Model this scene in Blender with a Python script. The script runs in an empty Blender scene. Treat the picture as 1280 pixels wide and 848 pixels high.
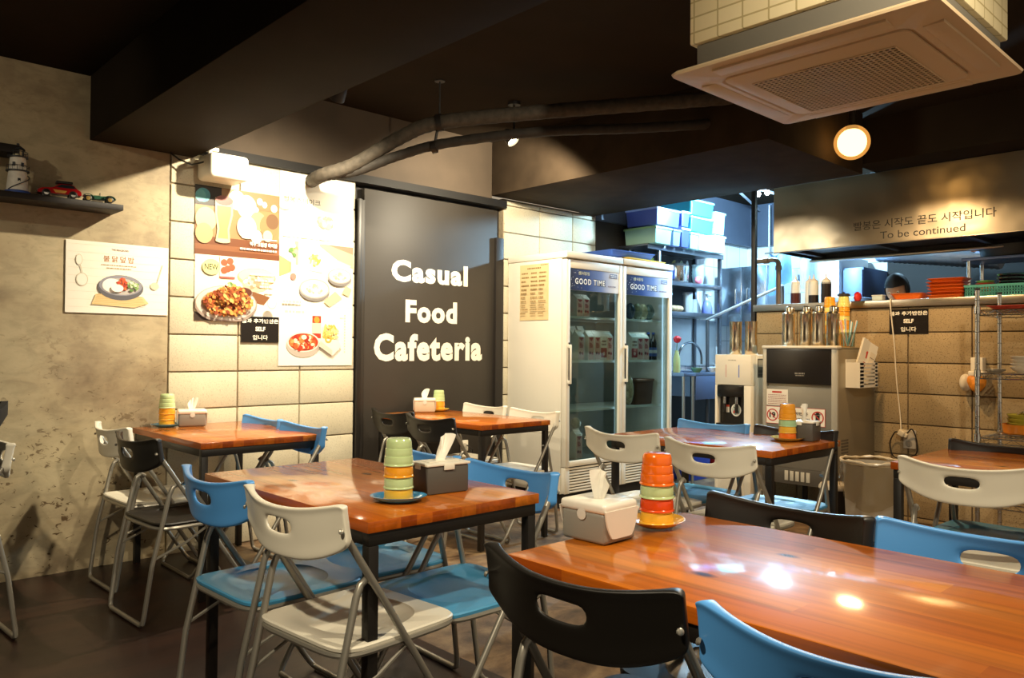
import bpy, bmesh, math, random
from mathutils import Vector, Matrix
rnd = random.Random(7)
SC = bpy.context.scene
COL = SC.collection
PI = math.pi

# ---------------------------------------------------------------- materials
def lin(h):
    h = h.lstrip('#')
    v = [int(h[i:i+2], 16)/255 for i in (0, 2, 4)]
    return tuple((c/12.92 if c <= .04045 else ((c+.055)/1.055)**2.4) for c in v) + (1,)
_mc = {}
def M(hexc, rough=.5, metal=0., coat=0., noise=0., nscale=20., bump=0., emit=0., trans=0., spec=.5):
    """plain principled material, with optional tonal noise and fine bump"""
    key = (hexc, rough, metal, coat, noise, nscale, bump, emit, trans, spec)
    if key in _mc: return _mc[key]
    m = bpy.data.materials.new('mat_' + hexc.strip('#')); m.use_nodes = True
    nt = m.node_tree; b = nt.nodes['Principled BSDF']
    c = lin(hexc)
    b.inputs['Base Color'].default_value = c
    b.inputs['Roughness'].default_value = rough
    b.inputs['Metallic'].default_value = metal
    b.inputs['Coat Weight'].default_value = coat
    b.inputs['Coat Roughness'].default_value = .06
    b.inputs['Specular IOR Level'].default_value = spec
    if trans: b.inputs['Transmission Weight'].default_value = trans
    if emit:
        b.inputs['Emission Color'].default_value = c; b.inputs['Emission Strength'].default_value = emit
    if noise or bump:
        tc = nt.nodes.new('ShaderNodeTexCoord'); n = nt.nodes.new('ShaderNodeTexNoise')
        n.inputs['Scale'].default_value = nscale; n.inputs['Detail'].default_value = 5
        nt.links.new(tc.outputs['Object'], n.inputs['Vector'])
        if noise:
            r = nt.nodes.new('ShaderNodeValToRGB')
            lo = tuple(max(0, x*(1-noise)) for x in c[:3]) + (1,); hi = tuple(min(1, x*(1+noise)) for x in c[:3]) + (1,)
            r.color_ramp.elements[0].color = lo; r.color_ramp.elements[0].position = .3
            r.color_ramp.elements[1].color = hi; r.color_ramp.elements[1].position = .7
            nt.links.new(n.outputs['Fac'], r.inputs['Fac']); nt.links.new(r.outputs['Color'], b.inputs['Base Color'])
        if bump:
            bp = nt.nodes.new('ShaderNodeBump'); bp.inputs['Strength'].default_value = bump; bp.inputs['Distance'].default_value = .01
            nt.links.new(n.outputs['Fac'], bp.inputs['Height']); nt.links.new(bp.outputs['Normal'], b.inputs['Normal'])
    _mc[key] = m
    return m

def nodemat(name):
    m = bpy.data.materials.new(name); m.use_nodes = True
    nt = m.node_tree
    return m, nt, nt.nodes['Principled BSDF']
def N(nt, typ, **kw):
    n = nt.nodes.new(typ)
    for k, v in kw.items():
        if k in n.inputs: n.inputs[k].default_value = v
        else: setattr(n, k, v)
    return n
def ramp(nt, fac, stops):
    r = nt.nodes.new('ShaderNodeValToRGB'); e = r.color_ramp.elements
    while len(e) < len(stops): e.new(.5)
    for i, (p, c) in enumerate(stops): e[i].position = p; e[i].color = lin(c) if isinstance(c, str) else (c, c, c, 1)
    nt.links.new(fac, r.inputs['Fac'])
    return r.outputs['Color']
def mix(nt, fac, a, b, mode='MIX'):
    n = nt.nodes.new('ShaderNodeMix'); n.data_type = 'RGBA'; n.blend_type = mode
    if isinstance(fac, (int, float)): n.inputs[0].default_value = fac
    else: nt.links.new(fac, n.inputs[0])
    for i, v in ((6, a), (7, b)):
        if isinstance(v, str): n.inputs[i].default_value = lin(v)
        else: nt.links.new(v, n.inputs[i])
    return n.outputs[2]
def coords(nt, scale=(1, 1, 1), kind='Object'):
    tc = nt.nodes.new('ShaderNodeTexCoord'); mp = nt.nodes.new('ShaderNodeMapping')
    mp.inputs['Scale'].default_value = scale
    nt.links.new(tc.outputs[kind], mp.inputs['Vector'])
    return mp.outputs['Vector']
def bump(nt, b, h, s, d=.01):
    bp = N(nt, 'ShaderNodeBump', Strength=s, Distance=d)
    nt.links.new(h, bp.inputs['Height']); nt.links.new(bp.outputs['Normal'], b.inputs['Normal'])
    return bp

def wood_mat(name, cols, plank=.075, knots=True, coat=1., coatr=.05):
    """laminated pine: boards along Y, grain, dark knots, clear varnish"""
    m, nt, b = nodemat(name)
    L = nt.links.new
    tc = nt.nodes.new('ShaderNodeTexCoord')
    sx = nt.nodes.new('ShaderNodeSeparateXYZ'); L(tc.outputs['Object'], sx.inputs[0])
    d = N(nt, 'ShaderNodeMath', operation='DIVIDE'); d.inputs[1].default_value = plank; L(sx.outputs['X'], d.inputs[0])
    fl = N(nt, 'ShaderNodeMath', operation='FLOOR'); L(d.outputs[0], fl.inputs[0])
    # finger joints: each board is cut at its own places
    w0 = N(nt, 'ShaderNodeTexWhiteNoise', noise_dimensions='1D'); L(fl.outputs[0], w0.inputs['W'])
    sy = N(nt, 'ShaderNodeMath', operation='MULTIPLY_ADD'); sy.inputs[1].default_value = .9; L(sx.outputs['Y'], sy.inputs[0]); L(w0.outputs['Value'], sy.inputs[2])
    fy = N(nt, 'ShaderNodeMath', operation='FLOOR'); L(sy.outputs[0], fy.inputs[0])
    cb = N(nt, 'ShaderNodeCombineXYZ'); L(fl.outputs[0], cb.inputs[0]); L(fy.outputs[0], cb.inputs[1])
    w = N(nt, 'ShaderNodeTexWhiteNoise', noise_dimensions='2D'); L(cb.outputs[0], w.inputs['Vector'])
    base = ramp(nt, w.outputs['Value'], [(0, cols[0]), (.35, cols[1]), (.7, cols[2]), (1, cols[3])])
    v = coords(nt, (34, 1.3, 34))
    ad = N(nt, 'ShaderNodeVectorMath', operation='ADD'); L(v, ad.inputs[0]); L(w.outputs['Color'], ad.inputs[1])
    g = N(nt, 'ShaderNodeTexNoise', Scale=1., Detail=6., Distortion=.6); L(ad.outputs[0], g.inputs['Vector'])
    grain = ramp(nt, g.outputs['Fac'], [(.3, .5), (.62, 1.)])
    c = mix(nt, .8, base, grain, 'MULTIPLY')
    if knots:
        kv = coords(nt, (9, 4.5, 4))
        vo = N(nt, 'ShaderNodeTexVoronoi', Scale=1., Randomness=1.); L(kv, vo.inputs['Vector'])
        kd = ramp(nt, vo.outputs['Distance'], [(.0, 1.), (.07, 1.), (.15, 0.)])
        sep = N(nt, 'ShaderNodeSeparateColor'); L(vo.outputs['Color'], sep.inputs[0])
        gt = N(nt, 'ShaderNodeMath', operation='GREATER_THAN'); gt.inputs[1].default_value = .72; L(sep.outputs[0], gt.inputs[0])
        mu = N(nt, 'ShaderNodeMath', operation='MULTIPLY'); L(kd, mu.inputs[0]); L(gt.outputs[0], mu.inputs[1])
        c = mix(nt, mu.outputs[0], c, '#3a1606')
    L(c, b.inputs['Base Color'])
    b.inputs['Roughness'].default_value = .45; b.inputs['Specular IOR Level'].default_value = .15
    b.inputs['Coat Weight'].default_value = coat; b.inputs['Coat Roughness'].default_value = coatr
    lv = coords(nt, (16, 4, 16))
    ln = N(nt, 'ShaderNodeTexNoise', Scale=1., Detail=3.); L(lv, ln.inputs['Vector'])
    bp = N(nt, 'ShaderNodeBump', Strength=.1, Distance=.004)
    L(ln.outputs['Fac'], bp.inputs['Height']); L(bp.outputs['Normal'], b.inputs['Coat Normal'])
    return m

def glass_mat(name, tint='#dfeaea', rough=.02, refl=1.):
    m = bpy.data.materials.new(name); m.use_nodes = True; nt = m.node_tree
    for n in list(nt.nodes):
        if n.type == 'BSDF_PRINCIPLED': nt.nodes.remove(n)
    out = [n for n in nt.nodes if n.type == 'OUTPUT_MATERIAL'][0]
    t = N(nt, 'ShaderNodeBsdfTransparent', Color=lin(tint)); g = N(nt, 'ShaderNodeBsdfGlossy', Roughness=rough)
    fr = N(nt, 'ShaderNodeFresnel'); ge = nt.nodes.new('ShaderNodeNewGeometry'); io = N(nt, 'ShaderNodeMapRange'); io.inputs[3].default_value = 1.5; io.inputs[4].default_value = 1/1.5; nt.links.new(ge.outputs['Backfacing'], io.inputs[0]); nt.links.new(io.outputs[0], fr.inputs['IOR']); mx = nt.nodes.new('ShaderNodeMixShader')
    mu = N(nt, 'ShaderNodeMath', operation='MULTIPLY'); mu.inputs[1].default_value = refl
    nt.links.new(fr.outputs[0], mu.inputs[0]); nt.links.new(mu.outputs[0], mx.inputs[0])
    nt.links.new(t.outputs[0], mx.inputs[1]); nt.links.new(g.outputs[0], mx.inputs[2]); nt.links.new(mx.outputs[0], out.inputs[0])
    return m

# ---------------------------------------------------------------- mesh builder
_txt = {}
def text_geo(s, bold=0., spc=1.):
    k = (s, bold, spc)
    if k in _txt: return _txt[k]
    c = bpy.data.curves.new('t', 'FONT'); c.body = s; c.align_x = 'CENTER'; c.offset = bold; c.resolution_u = 3; c.space_character = spc
    o = bpy.data.objects.new('t', c); COL.objects.link(o)
    me = bpy.data.meshes.new_from_object(o.evaluated_get(bpy.context.evaluated_depsgraph_get()))
    vs = [(v.co.x, v.co.y) for v in me.vertices]; fs = [tuple(p.vertices) for p in me.polygons]
    bpy.data.objects.remove(o); bpy.data.curves.remove(c); bpy.data.meshes.remove(me)
    x0 = min(v[0] for v in vs); x1 = max(v[0] for v in vs); y0 = min(v[1] for v in vs); y1 = max(v[1] for v in vs)
    vs = [((x-(x0+x1)/2)/(x1-x0), (y-(y0+y1)/2)/(y1-y0)) for x, y in vs]
    _txt[k] = (vs, fs)
    return _txt[k]

class MB:
    def __init__(s):
        s.bm = bmesh.new(); s.mats = []
    def mi(s, m):
        if m not in s.mats: s.mats.append(m)
        return s.mats.index(m)
    def _set(s, faces, m):
        i = s.mi(m)
        for f in faces: f.material_index = i
    def mesh(s, vs, fs, m, mtx=None):
        bv = [s.bm.verts.new(mtx @ Vector(v) if mtx else v) for v in vs]
        out = []
        for f in fs:
            try: out.append(s.bm.faces.new([bv[i] for i in f]))
            except ValueError: pass
        s._set(out, m)
        return bv, out
    def box(s, x0, x1, y0, y1, z0, z1, m, bev=0., seg=2, mtx=None):
        vs = [(x, y, z) for z in (z0, z1) for y in (y0, y1) for x in (x0, x1)]
        fs = [(0, 2, 3, 1), (4, 5, 7, 6), (0, 1, 5, 4), (2, 6, 7, 3), (0, 4, 6, 2), (1, 3, 7, 5)]
        bv, bf = s.mesh(vs, fs, m, mtx)
        if bev:
            es = list({e for f in bf for e in f.edges})
            r = bmesh.ops.bevel(s.bm, geom=es, offset=bev, segments=seg, affect='EDGES', profile=.5)
            s._set(r['faces'], m)
        return s
    def tube(s, pts, r, m, seg=8, closed=False, up=None):
        pts = [Vector(p) for p in pts]; n = len(pts); rings = []
        rr = r if isinstance(r, (list, tuple)) else [r]*n
        t0 = (pts[1]-pts[0]).normalized()
        ref = Vector((0, 0, 1)) if abs(t0.z) < .9 else Vector((1, 0, 0))
        nrm = (ref - t0*ref.dot(t0)).normalized()
        for i in range(n):
            a = pts[i-1] if (i > 0 or closed) else pts[i]; b = pts[(i+1) % n] if (i < n-1 or closed) else pts[i]
            t = (b-a).normalized()
            nrm = (nrm - t*nrm.dot(t)).normalized(); bi = t.cross(nrm)
            # widen at bends so that the tube keeps its thickness
            rings.append([s.bm.verts.new(pts[i]+(nrm*math.cos(q)+bi*math.sin(q))*rr[i]) for q in [2*PI*k/seg for k in range(seg)]])
        fs = []
        for i in range(n if closed else n-1):
            A, B = rings[i], rings[(i+1) % n]
            for k in range(seg): fs.append(s.bm.faces.new((A[k], A[(k+1) % seg], B[(k+1) % seg], B[k])))
        if not closed:
            fs.append(s.bm.faces.new(rings[0][::-1])); fs.append(s.bm.faces.new(rings[-1]))
        s._set(fs, m)
        return s
    def lathe(s, prof, m, seg=24, loc=(0, 0, 0), sx=1., sy=1., mtx=None):
        rings = []
        T = (lambda v: mtx @ Vector(v)) if mtx else (lambda v: Vector(v))
        for r, z in prof:
            if r < 1e-6: rings.append([s.bm.verts.new(T((loc[0], loc[1], loc[2]+z)))])
            else: rings.append([s.bm.verts.new(T((loc[0]+r*sx*math.cos(2*PI*k/seg), loc[1]+r*sy*math.sin(2*PI*k/seg), loc[2]+z))) for k in range(seg)])
        fs = []
        for A, B in zip(rings, rings[1:]):
            if len(A) == 1 and len(B) == 1: continue
            for k in range(seg):
                j = (k+1) % seg
                if len(A) == 1: fs.append(s.bm.faces.new((A[0], B[j], B[k])))
                elif len(B) == 1: fs.append(s.bm.faces.new((A[k], A[j], B[0])))
                else: fs.append(s.bm.faces.new((A[k], A[j], B[j], B[k])))
        s._set(fs, m)
        return s
    def prism(s, poly, axis, a0, a1, m, bev=0.):
        """2-D outline extruded along an axis: 'x' takes (y,z), 'y' takes (x,z), 'z' takes (x,y)"""
        def P(p, a): return {'x': (a, p[0], p[1]), 'y': (p[0], a, p[1]), 'z': (p[0], p[1], a)}[axis]
        n = len(poly)
        vs = [P(p, a0) for p in poly]+[P(p, a1) for p in poly]
        fs = [tuple(range(n))[::-1], tuple(range(n, 2*n))]+[(i, (i+1) % n, n+(i+1) % n, n+i) for i in range(n)]
        bv, bf = s.mesh(vs, fs, m)
        bmesh.ops.recalc_face_normals(s.bm, faces=bf)
        if bev:
            es = list({e for f in bf for e in f.edges})
            r = bmesh.ops.bevel(s.bm, geom=es, offset=bev, segments=2, affect='EDGES', profile=.5); s._set(r['faces'], m)
        return s
    def ball(s, c, r, m, seg=16, rings=10, sc=(1, 1, 1)):
        prof = [(max(0, r*math.sin(PI*i/rings)), -r*math.cos(PI*i/rings)) for i in range(rings+1)]
        prof[0] = (0, -r); prof[-1] = (0, r)
        mt = Matrix.Translation(c) @ Matrix.Diagonal((*sc, 1))
        return s.lathe(prof, m, seg, mtx=mt)
    def build(s, name, parent=None, world=False, base=False, smooth=True, recalc=True, ang=38, subsurf=0):
        if recalc: bmesh.ops.recalc_face_normals(s.bm, faces=s.bm.faces)
        me = bpy.data.meshes.new(name); s.bm.to_mesh(me); s.bm.free()
        for m in s.mats: me.materials.append(m)
        if smooth:
            for p in me.polygons: p.use_smooth = True
        o = bpy.data.objects.new(name, me); COL.objects.link(o)
        if subsurf:
            md = o.modifiers.new('s', 'SUBSURF'); md.levels = md.render_levels = subsurf
            me2 = bpy.data.meshes.new_from_object(o.evaluated_get(bpy.context.evaluated_depsgraph_get()))
            o.modifiers.clear(); o.data = me2; bpy.data.meshes.remove(me); me = me2
        elif smooth: me.set_sharp_from_angle(angle=math.radians(ang))
        if parent:
            o.parent = parent
            if world:
                off = origin(parent)
                me.transform(Matrix.Translation(-off))
        elif base:
            xs = [v.co for v in me.vertices]
            c = Vector(((min(v.x for v in xs)+max(v.x for v in xs))/2, (min(v.y for v in xs)+max(v.y for v in xs))/2, min(v.z for v in xs)))
            me.transform(Matrix.Translation(-c)); o.location = c
        return o
def origin(o):
    v = Vector((0, 0, 0))
    while o: v += o.location; o = o.parent
    return v

class Decal:
    """flat printed matter on a plane: origin o, right U, up V, facing Nn"""
    def __init__(s, o, U, V):
        s.mb = MB(); s.o = Vector(o); s.U = Vector(U).normalized(); s.V = Vector(V).normalized(); s.Nn = s.U.cross(s.V); s.k = 1; s.clip = None
    def P(s, u, v):
        if s.clip: u = min(max(u, 0), s.clip[0]); v = min(max(v, 0), s.clip[1])
        return s.o+s.U*u+s.V*v+s.Nn*(.0004*s.k)
    def poly(s, pts, m): s.mb.mesh([s.P(*p) for p in pts], [tuple(range(len(pts)))], m); s.k += 1; return s
    def rect(s, u0, u1, v0, v1, m): return s.poly([(u0, v0), (u1, v0), (u1, v1), (u0, v1)], m)
    def ell(s, cu, cv, ru, rv, m, n=28, rot=0.):
        c, q = math.cos(rot), math.sin(rot)
        return s.poly([(cu+ru*math.cos(a)*c-rv*math.sin(a)*q, cv+ru*math.cos(a)*q+rv*math.sin(a)*c) for a in [2*PI*i/n for i in range(n)]], m)
    def ring(s, cu, cv, r0, r1, m, n=32):
        a = [2*PI*i/n for i in range(n)]
        vs = [s.P(cu+r0*math.cos(x), cv+r0*math.sin(x)) for x in a]+[s.P(cu+r1*math.cos(x), cv+r1*math.sin(x)) for x in a]
        s.mb.mesh(vs, [(i, (i+1) % n, n+(i+1) % n, n+i) for i in range(n)], m); s.k += 1; return s
    def line(s, u0, v0, u1, v1, w, m):
        dx, dy = u1-u0, v1-v0; l = math.hypot(dx, dy); nx, ny = -dy/l*w/2, dx/l*w/2
        return s.poly([(u0+nx, v0+ny), (u0-nx, v0-ny), (u1-nx, v1-ny), (u1+nx, v1+ny)], m)
    def text(s, t, cu, cv, w, h, m, bold=0., spc=1.):
        vs, fs = text_geo(t, bold, spc)
        s.mb.mesh([s.P(cu+x*w, cv+y*h) for x, y in vs], fs, m); s.k += 1; return s
    def dashes(s, u0, u1, v, h, m, seed=0, word=.012):
        r = random.Random(seed); u = u0
        while u < u1:
            l = min(word*r.uniform(.5, 1.8), u1-u); s.mb.mesh([s.P(u, v-h/2), s.P(u+l, v-h/2), s.P(u+l, v+h/2), s.P(u, v+h/2)], [(0, 1, 2, 3)], m); u += l+word*.35
        s.k += 1; return s
    def scatter(s, cu, cv, ru, rv, n, size, ms, seed=0, elong=1.6):
        r = random.Random(seed)
        for i in range(n):
            a = r.uniform(0, 2*PI); q = math.sqrt(r.random()); z = size*r.uniform(.5, 1.3)
            s.ell(cu+ru*q*math.cos(a), cv+rv*q*math.sin(a), z*r.uniform(1, elong), z, ms[i % len(ms)], n=8, rot=r.uniform(0, PI)); s.k -= .8
        s.k += 1; return s
    def build(s, name, parent, world=True): return s.mb.build(name, parent, world=world, smooth=False, recalc=False)

# ---------------------------------------------------------------- scene graph
def thing(name, label, cat, loc=(0, 0, 0), rz=0., group=None):
    o = bpy.data.objects.new(name, None); COL.objects.link(o); o.empty_display_size = .05
    o.location = loc; o.rotation_euler = (0, 0, rz)
    return tag(o, label, cat, group)
def tag(o, label, cat, group=None):
    o['label'] = label; o['category'] = cat
    if group: o['group'] = group
    return o
def struct(name, mb, **kw):
    o = mb.build(name, **kw); o['kind'] = 'structure'; return o
KIDS = {}
def dup(o, parent=None, swap=None):
    c = o.copy(); COL.objects.link(c); c.parent = parent
    for ch in o.children: dup(ch, c)
    return c
def arc(c, r, a0, a1, n, f):
    return [f(c[0]+r*math.cos(a0+(a1-a0)*i/n), c[1]+r*math.sin(a0+(a1-a0)*i/n)) for i in range(n+1)]
# ---------------------------------------------------------------- shared materials
BLACKMETAL = M('#17130f', .45, .0, noise=.15, nscale=60)
STEELTUBE = M('#a39e92', .34, .55)
CHROME = M('#d8d8d4', .16, 1.)
STEEL = M('#c4c0b8', .28, 1.)
WHITEP = M('#efe9da', .38)
PAPER = M('#f2ecdc', .75)
LAMIN = M('#f0ead8', .35)
BLACKP = M('#221f1c', .4)
INK = M('#1d1a18', .6)
WOOD = wood_mat('varnished_pine', ('#c2650d', '#ca7014', '#b65c0a', '#d27c20'), coat=.8, coatr=.09)
WOODEDGE = wood_mat('pine_edge', ('#ad4c0b', '#c06012', '#9a420a', '#d07418'), plank=.05, coat=.6, coatr=.15)
GLASS = glass_mat('door_glass', '#c9d6d4', .015, 1.)
CLEARP = glass_mat('clear_plastic', '#e6ecea', .08)

# ---------------------------------------------------------------- setting
YW, XW = 4.42, 5.59
def concrete():
    m, nt, b = nodemat('stained_concrete'); L = nt.links.new
    v = coords(nt)
    n1 = N(nt, 'ShaderNodeTexNoise', Scale=1.6, Detail=6., Roughness=.6); L(v, n1.inputs['Vector'])
    n2 = N(nt, 'ShaderNodeTexNoise', Scale=7., Detail=8., Roughness=.65, Distortion=.5); L(coords(nt, (1, 1, 2.2)), n2.inputs['Vector'])
    c = ramp(nt, n1.outputs['Fac'], [(.33, '#85735a'), (.48, '#b3a281'), (.66, '#c6b794')])
    c2 = ramp(nt, n2.outputs['Fac'], [(.35, .55), (.55, 1.), (.8, 1.)])
    c = mix(nt, .45, c, c2, 'MULTIPLY')
    sp = N(nt, 'ShaderNodeTexNoise', Scale=30., Detail=3., Roughness=.55, Distortion=.8); L(coords(nt, (1, 1, 1.5)), sp.inputs['Vector'])
    sp2 = N(nt, 'ShaderNodeTexNoise', Scale=4.5, Detail=3.); L(coords(nt), sp2.inputs['Vector'])
    sa = N(nt, 'ShaderNodeMath', operation='MULTIPLY_ADD'); sa.inputs[1].default_value = .35; L(sp2.outputs['Fac'], sa.inputs[0]); L(sp.outputs['Fac'], sa.inputs[2])
    sd = ramp(nt, sa.outputs[0], [(.80, 0.), (.86, 1.)])
    # pits sit in the lower part of the pour
    tc = nt.nodes.new('ShaderNodeTexCoord'); sx = nt.nodes.new('ShaderNodeSeparateXYZ'); L(tc.outputs['Object'], sx.inputs[0])
    hz = N(nt, 'ShaderNodeMapRange'); hz.inputs[1].default_value = .3; hz.inputs[2].default_value = 1.3; hz.inputs[3].default_value = 1.; hz.inputs[4].default_value = .15; L(sx.outputs['Z'], hz.inputs[0])
    mu = N(nt, 'ShaderNodeMath', operation='MULTIPLY'); L(sd, mu.inputs[0]); L(hz.outputs[0], mu.inputs[1])
    c = mix(nt, mu.outputs[0], c, '#5a4426')
    L(c, b.inputs['Base Color']); b.inputs['Roughness'].default_value = .62
    bump(nt, b, n2.outputs['Fac'], .12)
    return m
def blockmat(name, lo, hi, pit):
    m, nt, b = nodemat(name); L = nt.links.new
    n1 = N(nt, 'ShaderNodeTexNoise', Scale=3., Detail=4.); L(coords(nt), n1.inputs['Vector'])
    n2 = N(nt, 'ShaderNodeTexNoise', Scale=105., Detail=4., Roughness=.7); L(coords(nt), n2.inputs['Vector'])
    c = ramp(nt, n1.outputs['Fac'], [(.3, lo), (.7, hi)])
    c = mix(nt, ramp(nt, n2.outputs['Fac'], [(.55, 0.), (.63, pit)]), c, '#4a3a28')
    L(c, b.inputs['Base Color']); b.inputs['Roughness'].default_value = .85
    bump(nt, b, n2.outputs['Fac'], .35, .004)
    return m
CONC = concrete()
BLOCK = blockmat('painted_block', '#cdc3a8', '#dbd2b8', .25)
BLOCKR = blockmat('raw_block', '#96825f', '#b39b73', .7)
GROUT = M('#8a7d66', .9, noise=.2, nscale=40)
GROUTR = M('#6b5a42', .9, noise=.2, nscale=40)
DARKPAINT = M('#2b231a', .9, noise=.12, nscale=3, spec=.08)
BROWNPAINT = M('#4e4235', .8, noise=.15, nscale=4)

def block_wall(mb, us, z0, z1, zref, dz, mapf, m):
    zs = [zref+dz*k for k in range(-20, 20)]
    zs = [z0]+[z for z in zs if z0+.02 < z < z1-.02]+[z1]
    for u0, u1 in zip(us, us[1:]):
        for a, b in zip(zs, zs[1:]):
            mapf(mb, u0+.004, u1-.004, a+.004, b-.004, m)
# concrete part of the long wall
struct('wall_left', MB().box(-3, 1.575, YW, YW+.2, 0, 2.75, CONC))
# painted block part, with the brown upper strip above it
mb = MB()
mb.box(1.58, 2.755, YW+.012, YW+.2, 0, 2.25, GROUT)
block_wall(mb, [1.58, 1.975, 2.37, 2.757], 0, 2.235, 1.003, .208, lambda q, a, b, c, d, m: q.box(a, b, YW, YW+.03, c, d, m, .005), BLOCK)
struct('wall_back', mb)
mb = MB()
mb.box(4.07, 5.145, YW+.012, YW+.2, 0, 2.3, GROUT)
block_wall(mb, [4.07, 4.46, 4.85, 5.147], 0, 2.29, 1.003, .208, lambda q, a, b, c, d, m: q.box(a, b, YW, YW+.03, c, d, m, .005), BLOCK)
struct('wall_back_right', mb)
struct('wall_upper', MB().box(1.575, 3.93, YW-.015, YW+.2, 2.275, 2.75, BROWNPAINT))
struct('trim_1', MB().box(1.575, 4.068, YW-.035, YW+.18, 2.222, 2.275, M('#0e0c0a', .7)))
# recess behind the sign panel
struct('wall_recess', MB().box(2.757, 4.07, YW+.06, YW+.2, 0, 2.222, M('#1e1a17', .7)))

# ceiling: low slab at left, two beams, higher slab between and beyond them
struct('ceiling', MB().box(-3, 8.2, -1.2, YW+.2, 2.7, 2.85, DARKPAINT))
struct('ceiling_left', MB().box(-3, 1.17, -1.2, YW, 2.53, 2.699, DARKPAINT))
struct('beam_1', MB().box(1.172, 1.70, -1.2, YW-.001, 2.2, 2.699, DARKPAINT, .004))
struct('beam_2', MB().box(3.928, 5.15, 2.15, YW-.001, 2.3, 2.699, M('#352b20', .85, noise=.25, nscale=5, spec=.1), .004))

struct('soffit_light_block', MB().box(5.30, 6.3, -1.2, 2.255, 2.402, 2.6995, DARKPAINT))  # dark soffit added above the hood to block the kitchen light
struct('wall_far', MB().box(-2.2, -2.05, -1.2, YW-.002, .01, 2.52, M('#4a3d2f', .8)))  # unseen side wall, added to keep world light off the left side
# floor: dark boards at the left, worn screed to the right
def boards():
    m, nt, b = nodemat('dark_floorboards'); L = nt.links.new
    v = coords(nt, (1, 1, 1))
    br = N(nt, 'ShaderNodeTexBrick', Scale=1.); br.offset = .5
    for k, val in (('Brick Width', .9), ('Row Height', .11), ('Mortar Size', .002), ('Bias', 0.)): br.inputs[k].default_value = val
    br.inputs['Color1'].default_value = lin('#331d14'); br.inputs['Color2'].default_value = lin('#22130e'); br.inputs['Mortar'].default_value = lin('#1c110c')
    L(v, br.inputs['Vector'])
    g = N(nt, 'ShaderNodeTexNoise', Scale=1., Detail=6.); L(coords(nt, (3, 45, 1)), g.inputs['Vector'])
    c = mix(nt, .7, br.outputs['Color'], ramp(nt, g.outputs['Fac'], [(.3, .5), (.65, 1.1)]), 'MULTIPLY')
    L(c, b.inputs['Base Color']); b.inputs['Roughness'].default_value = .36
    bump(nt, b, br.outputs['Fac'], -.25, .004)
    return m
def screed():
    m, nt, b = nodemat('worn_screed'); L = nt.links.new
    n1 = N(nt, 'ShaderNodeTexNoise', Scale=5., Detail=9., Roughness=.68, Distortion=.4); L(coords(nt), n1.inputs['Vector'])
    n2 = N(nt, 'ShaderNodeTexNoise', Scale=1.3, Detail=4.); L(coords(nt), n2.inputs['Vector'])
    c = ramp(nt, n1.outputs['Fac'], [(.32, '#3a2a1d'), (.5, '#7a6046'), (.68, '#a58a66')])
    c = mix(nt, .5, c, ramp(nt, n2.outputs['Fac'], [(.35, .5), (.65, 1.)]), 'MULTIPLY')
    L(c, b.inputs['Base Color']); b.inputs['Roughness'].default_value = .55
    bump(nt, b, n1.outputs['Fac'], .25)
    return m
struct('floor', MB().box(-3, 8.2, -1.2, YW+.2, -.1, 0, screed()))
struct('floor_boards', MB().box(-3, 1.86, -1.2, YW-.002, .0005, .006, boards()))

# right wall: half-height block wall under the serving counter
mb = MB()
mb.box(XW+.012, XW+.17, -1., 3.155, 0, 1.452, GROUTR)
ys = [3.158, 2.82, 2.42, 2.03, 1.64, 1.25, .86, .47, .08, -.31, -.7, -1.]
block_wall(mb, ys[::-1], 0, 1.45, 1.072, .207, lambda q, a, b, c, d, m: q.box(XW, XW+.03, a, b, c, d, m, .004), BLOCKR)
struct('wall_right', mb)

# kitchen behind the counter
TILE, nt, b = nodemat('white_wall_tile')
br = N(nt, 'ShaderNodeTexBrick', Scale=1.); br.offset = 0.
for k, val in (('Brick Width', .25), ('Row Height', .25), ('Mortar Size', .004)): br.inputs[k].default_value = val
br.inputs['Color1'].default_value = lin('#e4e6e4'); br.inputs['Color2'].default_value = lin('#dcdfe0'); br.inputs['Mortar'].default_value = lin('#a9aca8')
mp = N(nt, 'ShaderNodeMapping'); mp.inputs['Rotation'].default_value = (PI/2, 0, 0)
tc = nt.nodes.new('ShaderNodeTexCoord'); nt.links.new(tc.outputs['Object'], mp.inputs['Vector']); nt.links.new(mp.outputs['Vector'], br.inputs['Vector'])
nt.links.new(br.outputs['Color'], b.inputs['Base Color']); b.inputs['Roughness'].default_value = .25
NAVY = M('#4c5566', .6, noise=.1, nscale=3)
struct('wall_kitchen_back', MB().box(5.147, 8.2, YW+.01, YW+.2, 0, 2.3, TILE))
struct('wall_kitchen_side', MB().box(7.66, 7.9, 1.0, YW+.01, 0, 2.3, TILE))
mb = MB(); mb.box(5.15, 7.66, YW-.06, YW+.2, 2.26, 2.7, NAVY); mb.box(7.6, 7.9, 1.0, YW-.06, 2.26, 2.7, NAVY)
struct('trim_2', mb)
struct('wall_kitchen_left', MB().box(5.148, 5.60, YW-.001, YW+.009, 0, 2.259, M('#2a231d', .75)))
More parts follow.
